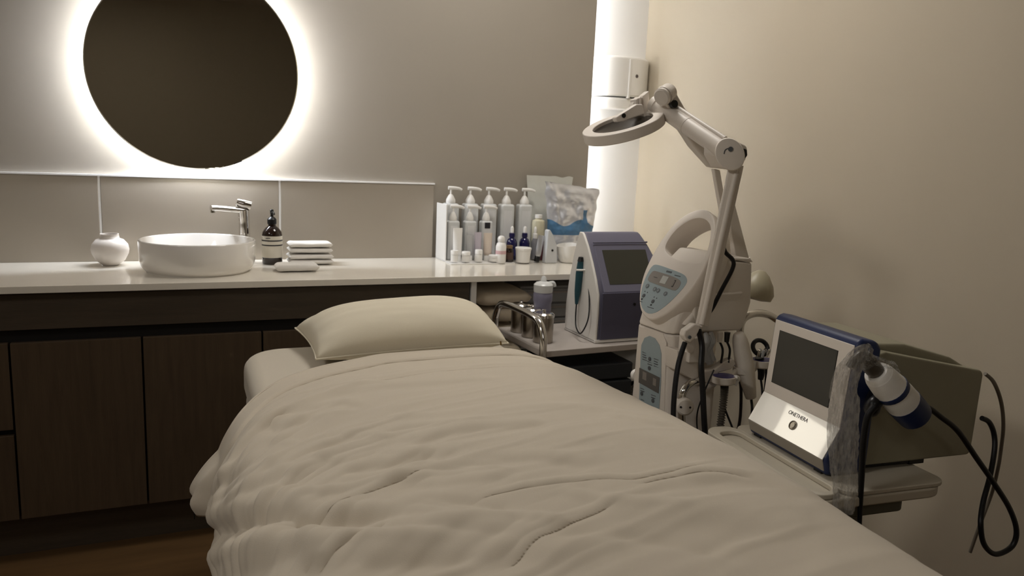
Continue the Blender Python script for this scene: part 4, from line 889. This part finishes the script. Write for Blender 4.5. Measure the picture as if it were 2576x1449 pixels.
# steamer arm behind the lamp
sa = thing('steamer_arm', 'wide cream steamer arm folded behind the magnifier lamp', 'steamer arm', (1.44, 1.74, 1.05))
YS = 1.745
obj('lower_arm', PR([atY(*p, YS) for p in [(1852, 652), (1886, 652), (1846, 500), (1838, 470), (1826, 500)]], (.0, .02, 0)), plas2, sa, bevel=.003)
obj('lower_arm', PR([atY(*p, YS+.03) for p in [(1836, 648), (1850, 650), (1812, 428), (1796, 424)]], (.0, .015, 0)), plas, sa, bevel=.003)
obj('upper_arm', PR([atY(*p, YS+.02) for p in [(1792, 420), (1812, 425), (1826, 400), (1800, 352), (1724, 272), (1700, 230), (1686, 220), (1668, 222), (1664, 240), (1690, 285), (1724, 335), (1745, 368)]], (.01, .045, 0)), plas2, sa, bevel=.006)
ec = atY(1671, 240, YS+.02)
obj('steam_outlet', LA([(.020, -.03), (.023, -.025), (.024, .012), (.020, .016)], ec, (-.80, -.35, -.45), 28), plas2, sa)
obj('outlet_ring', LA([(.0252, -.004), (.0255, 0), (.0252, .004)], ec, (-.80, -.35, -.45), 28, cap=False), plas, sa)
obj('joint_knob', LA([(.010, 0), (.010, .012)], atY(1691, 262, YS+.018), (0, -1, 0), 16), blackp, sa)
obj('mount', LA([(.022, -.02), (.022, .01)], atY(1867, 655, YS+.02), (0, 0, 1), 24), plas, sa)

# big cables of the lamp
wire([(1757, 828, 1.565), (1766, 870, 1.55), (1764, 920, 1.53), (1768, 985, 1.52), (1771, 1050, 1.51), (1776, 1120, 1.50)], .0075, cable, 'thick black cable hanging straight from the lamp arm foot')
wire([(1723, 862, 1.56), (1712, 895, 1.55), (1704, 930, 1.54), (1697, 985, 1.53), (1694, 1050, 1.52), (1700, 1110, 1.50)], .0065, cable, 'thick black cable bowing left in front of the machine column')
wire([(1819, 618, 1.60), (1826, 636, 1.595), (1844, 655, 1.59), (1842, 678, 1.59), (1815, 730, 1.585), (1792, 775, 1.585), (1776, 795, 1.59)], .0055, cable, 'thick black cable crossing the housing behind the lamp arm')

# ------------------------------------------------------------------ equipment cart and display unit
ct = thing('equipment_cart', 'grey equipment cart with moulded tray top at the right of the bed', 'cart', (1.35, 1.2, 0))
RC = Matrix.Translation((1.205, 1.245, 0)) @ Matrix.Rotation(math.radians(-4.7), 4, 'Z')    # local x inward, y towards back wall
def rc(x, y, z): return RC @ V(x, y, z)
tray = [RC @ p for p in rr(-.10, .245, -.207, .185, .05, .668)]
obj('tray_board', PR(tray, (0, 0, .022)), traym, ct, bevel=.005)
# raised rim around a sunken slot at the bedside edge, real recess between rim walls
def frame_loop(o_, i_, z0, z1):
    bm = bmesh.new(); n = len(o_); L4 = []
    for P, z in ((o_, z0), (o_, z1), (i_, z1), (i_, z0)): L4.append([bm.verts.new(RC @ V(p.x, p.y, z)) for p in P])
    for a, b in zip(L4, L4[1:]+L4[:1]):
        for k in range(n): bm.faces.new((a[k], a[(k+1) % n], b[(k+1) % n], b[k]))
    return bm
obj('slot_rim', frame_loop(rr(-.098, -.012, -.205, .183, .04, 0), rr(-.078, -.024, -.188, .150, .022, 0), .6901, .7012), traym, ct, bevel=.003)
obj('tray_deck', PR([RC @ p for p in rr(-.0125, .243, -.205, .183, .03, .6901)], (0, 0, .0095)), traym, ct, bevel=.003)
obj('apron', PR([RC @ p for p in rr(-.06, .16, -.185, .16, .02, .635)], (0, 0, .033)), cartm, ct, bevel=.004)
obj('cabinet', PR([RC @ p for p in rr(-.04, .06, -.18, .14, .02, .12)], (0, 0, .515)), cartm, ct, bevel=.004)
obj('lower_shelf', PR([RC @ p for p in rr(-.06, .17, -.19, .16, .03, .09)], (0, 0, .03)), cartm, ct, bevel=.004)
for x, y in ((-.03, -.16), (-.03, .13), (.14, -.16), (.14, .13)):
    obj('caster', LA([(.03, -.012), (.03, .012)], rc(x, y, .031), (1, 0, 0), 24), blackp, ct); obj('caster_fork', TU([rc(x, y, .045), rc(x, y, .095)], .009, 8, 1), steel, ct)

du = thing('treatment_console', 'white and navy treatment console with dark screen on the grey cart', 'console', (1.35, 1.24, .70))
yn, yf = -.132, .134; Z0 = .7005
# slab profile in local x (inwards) and z: lower nose, sloping white plate, leaning screen
prf = [(.0, 0), (-.010, .035), (.026, .100), (.038, .272), (.044, .2835), (.056, .2865), (.088, .2810), (.102, .267), (.100, 0)]
def ds(y0, y1, pr, dx=0): return PR([rc(x+dx, y0, Z0+z) for x, z in pr], RC.to_3x3() @ V(0, y1-y0, 0))
obj('navy_frame', ds(yn, yf, prf), navy, du, bevel=.010, bseg=4)
def quad(p0, p1, y0, y1, d, th, m, nm, par=None, rnd=.0):
    """plate lying on the profile segment p0-p1, between y0 and y1, standing d..d+th proud"""
    t = V(p1[0]-p0[0], 0, p1[1]-p0[1]).normalized(); nn = V(-t.z, 0, t.x)
    if nn.x > 0: nn = -nn
    P = [V(p0[0], y0, p0[1]), V(p0[0], y1, p0[1]), V(p1[0], y1, p1[1]), V(p1[0], y0, p1[1])]
    return obj(nm, PR([rc(p.x+nn.x*d, p.y, Z0+p.z+nn.z*d) for p in P], (RC.to_3x3() @ nn)*th), m, par or du, bevel=rnd, bseg=3)
A_, B_, C_, D_ = (-.0028, .010), (-.010, .035), (.026, .100), (.0385, .275)
def lp_(p, q, t): return (p[0]+(q[0]-p[0])*t, p[1]+(q[1]-p[1])*t)
quad(lp_(A_, B_, .0), B_, yn+.007, yf-.007, -.002, .0035, mat('shaded_white_plastic', (150, 143, 132), .4), 'lower_nose', rnd=.002)  # nose's shade put into the colour: darker copy of the white plastic
wp = quad(lp_(B_, C_, .0), C_, yn+.007, yf-.007, -.001, .0026, brightp, 'white_plate', rnd=.0008)
bzp = quad(lp_(C_, D_, .0), lp_(C_, D_, .985), yn+.008, yf-.008, -.001, .0026, plas, 'screen_bezel', rnd=.0012)
quad(lp_(C_, D_, .17), lp_(C_, D_, .86), yn+.050, yf-.030, .0017, .0004, screenm, 'screen', bzp)
quad(lp_(C_, D_, .165), lp_(C_, D_, .865), yn+.048, yf-.028, .0014, .0003, blackp, 'screen_border', bzp)
# lettering and power button on the sloping white plate
tpl = V(C_[0]-B_[0], 0, C_[1]-B_[1]).normalized(); npl = V(-tpl.z, 0, tpl.x)
org = V(*[lp_(B_, C_, .80)[0], 0, 0]); 
def wpt(y, t, d=.0): p = lp_(B_, C_, t); return rc(p[0]+npl.x*d, y, Z0+p[1]+npl.z*d)
txt = bpy.data.curves.new('lettering', 'FONT'); txt.body = 'ONETHERA'; txt.size = .0125; txt.extrude = .00015; txt.align_x = 'CENTER'; txt.space_character = .96; txt.shear = .0
to = bpy.data.objects.new('tmp', txt); C.objects.link(to); bpy.context.view_layer.update()
tm = bpy.data.meshes.new_from_object(to.evaluated_get(bpy.context.evaluated_depsgraph_get())); bpy.data.objects.remove(to)
ex = -(RC.to_3x3() @ V(0, 1, 0)); ey = RC.to_3x3() @ tpl; ez = RC.to_3x3() @ npl; o0 = wpt(-.008, .72, .0019)
Mt = Matrix(((ex.x, ey.x, ez.x, o0.x), (ex.y, ey.y, ez.y, o0.y), (ex.z, ey.z, ez.z, o0.z), (0, 0, 0, 1)))
tm.transform(Mt); tm.transform(Matrix.Translation(-du.location)); tm.materials.clear(); tm.materials.append(ink)
lo = bpy.data.objects.new('lettering', tm); C.objects.link(lo); lo.parent = wp
obj('power_button', LA([(.0105, 0), (.0105, .0025), (.0085, .003), (.0085, .0015), (.0065, .0015), (.0060, .0026)], wpt(-.008, .47, .0012), ez, 32), steel, wp)
# housing behind
hs = [(.08, .0), (.08, .235), (.12, .244), (.386, .192), (.393, .183), (.390, .008), (.383, .0)]
obj('rear_housing', ds(yn+.008, yf-.008, [(x, z+.012) for x, z in hs]), bodym, du, bevel=.010, bseg=4)
obj('housing_top', ds(yn+.03, yf-.02, [(.11, .235), (.11, .268), (.19, .264), (.32, .230), (.37, .205), (.37, .19)]), bodym, du, bevel=.012, bseg=4)
for x in (.02, .25):
    for y in (yn+.03, yf-.03): obj('foot', BX((x-.02, y-.012, Z0-.0006), (x+.02, y+.012, Z0+.013), RC), blackp, du, bevel=.001)
obj('underside', ds(yn+.02, yf-.02, [(.02, .003), (.26, .003), (.26, .0125), (.02, .0125)]), blackp, du, smooth=False)

# handpiece of the console hanging on its holder
YNn = RC.to_3x3() @ V(0, 1, 0); PNn = rc(0, -.205, .7)
def ap(px, py, dy=0.): return atP(px, py, rc(0, -.205+dy, .7), YNn)
hd = thing('console_handpiece', 'white and navy cylindrical handpiece hung on the console side', 'handpiece', (1.25, 1.04, .90))
h0_, h1_ = ap(2205, 938), ap(2302, 1045); hx = (h1_-h0_)
def seg(a, b, r0, r1, m, nm, n=24): return obj(nm, TU([h0_+hx*a, h0_+hx*((a+b)/2), h0_+hx*b], [r0, (r0+r1)/2+.0004, r1], n, 4), m, hd)
seg(-.02, .06, .0225, .0275, whitep, 'nose'); seg(.06, .34, .0275, .0325, whitep, 'barrel'); seg(.345, .42, .0335, .0335, navy, 'band'); seg(.425, .68, .0325, .0335, whitep, 'barrel')
seg(.68, 1.0, .0342, .0325, navy, 'grip'); obj('grip_end', TU([h0_+hx*1.0, h0_+hx*1.03], [.0325, .0235], 24, 2), navy, hd)
nk = ap(2195, 925); obj('connector', TU([nk+hx*.08, nk-hx*.10], .0165, 18, 2), mat('smoky_grey', (84, 78, 70), .3), hd)
obj('connector_arm', TU([ap(2190, 908), ap(2172, 895), ap(2155, 905), ap(2140, 925)], [.012, .012, .011, .010], 14), mat('smoky_grey', (84, 78, 70), .3), hd)
obj('hook', TU([ap(2216, 1000, .03), ap(2200, 1015, .01), ap(2192, 1030, .02), ap(2195, 1005, .05), ap(2200, 990, .07)], [.012, .014, .015, .013, .012], 12), blackp, hd)
hc = TU([h0_+hx*1.0, ap(2330, 1025), ap(2368, 1050), ap(2410, 1085), ap(2455, 1150), ap(2500, 1215), ap(2540, 1280), ap(2557, 1335), ap(2545, 1375), ap(2505, 1394), ap(2476, 1370), ap(2467, 1320), ap(2473, 1265, .02), ap(2490, 1200, .04), ap(2502, 1130, .06), ap(2500, 1090, .07), ap(2488, 1062, .07), ap(2470, 1052, .07)], .0056, 12)
tag(obj('handpiece_cable', hc, cable), 'long black cable looping down from the handpiece at the right edge', 'cable')
tag(obj('holder_cable', TU([ap(2200, 1022, .0), ap(2182, 1050), ap(2172, 1110), ap(2167, 1200), ap(2163, 1300), ap(2161, 1380)], [.0075, .0065, .0062, .0062, .0045, .004], 12), cable), 'black cable dropping straight down beside the plastic film', 'cable')
tag(obj('wall_cable', TU([ap(2478, 940, .12), ap(2500, 962, .12), ap(2518, 1010, .12), ap(2524, 1070, .12), ap(2518, 1130, .14), ap(2510, 1180, .15), ap(2495, 1240, .2), ap(2465, 1320, .2), ap(2440, 1390, .2)], .0042, 10), cablegrey), 'thin grey cable trailing from the back of the console housing', 'cable')

# crumpled protective film over the connector
pf = thing('plastic_film', 'crumpled clear plastic sleeve draped from the handpiece tip', 'plastic sleeve', ap(2150, 1000))
cen = [(2190, 890), (2165, 893), (2140, 930), (2125, 975), (2128, 1020), (2122, 1075), (2122, 1130), (2124, 1180), (2126, 1230), (2122, 1290)]
wid = [.014, .020, .024, .026, .030, .030, .030, .028, .024, .022]
path = smoothpath([ap(a, b, -.012) for a, b in cen], 10); ws = [float(q) for q in np.interp(np.linspace(0, 1, len(path)), np.linspace(0, 1, len(wid)), wid)]
bm = bmesh.new(); rings = []; nk_ = 40
for i, p in enumerate(path):
    t = (path[min(i+1, len(path)-1)]-path[max(i-1, 0)]).normalized(); s_ = (RC.to_3x3() @ V(1, 0, 0)); s_ = (s_-t*s_.dot(t)).normalized(); u = t.cross(s_); row = []
    for k in range(nk_):
        a = 2*PI*k/nk_; c_ = V(math.cos(a), math.sin(a), 0); zig = noise.noise(V(c_.x*2.6, c_.y*2.6, i*.05))*.6+abs(noise.noise(V(c_.x*2+i*.02, c_.y*2, i*.20+9)))*.5-.10
        r = ws[i]*(1+.38*zig+.13*math.sin(5*a+i*.04+2*math.sin(i*.06))); row.append(bm.verts.new(p+s_*r*math.cos(a)+u*r*.45*math.sin(a)))
    rings.append(row)
for a, b in zip(rings, rings[1:]):
    for k in range(nk_): bm.faces.new((a[k], a[(k+1) % nk_], b[(k+1) % nk_], b[k]))
obj('sleeve', bm, film, pf, ang=70)
bm = bmesh.new(); g = []
for i in range(14):
    row = []
    for k in range(14):
        p = ap(2165+k*6.5, 882+i*3.2+k*2.2, -.005)+V(0, -.012*math.sin(PI*i/13)+.006*noise.noise(V(k*.5, i*.5, 3)), .005*noise.noise(V(k*.6, i*.6, 8))); row.append(bm.verts.new(p))
    g.append(row)
for a, b in zip(g, g[1:]):
    for k in range(13): bm.faces.new((a[k], a[k+1], b[k+1], b[k]))
obj('wrapped_end', bm, film, pf, ang=70)
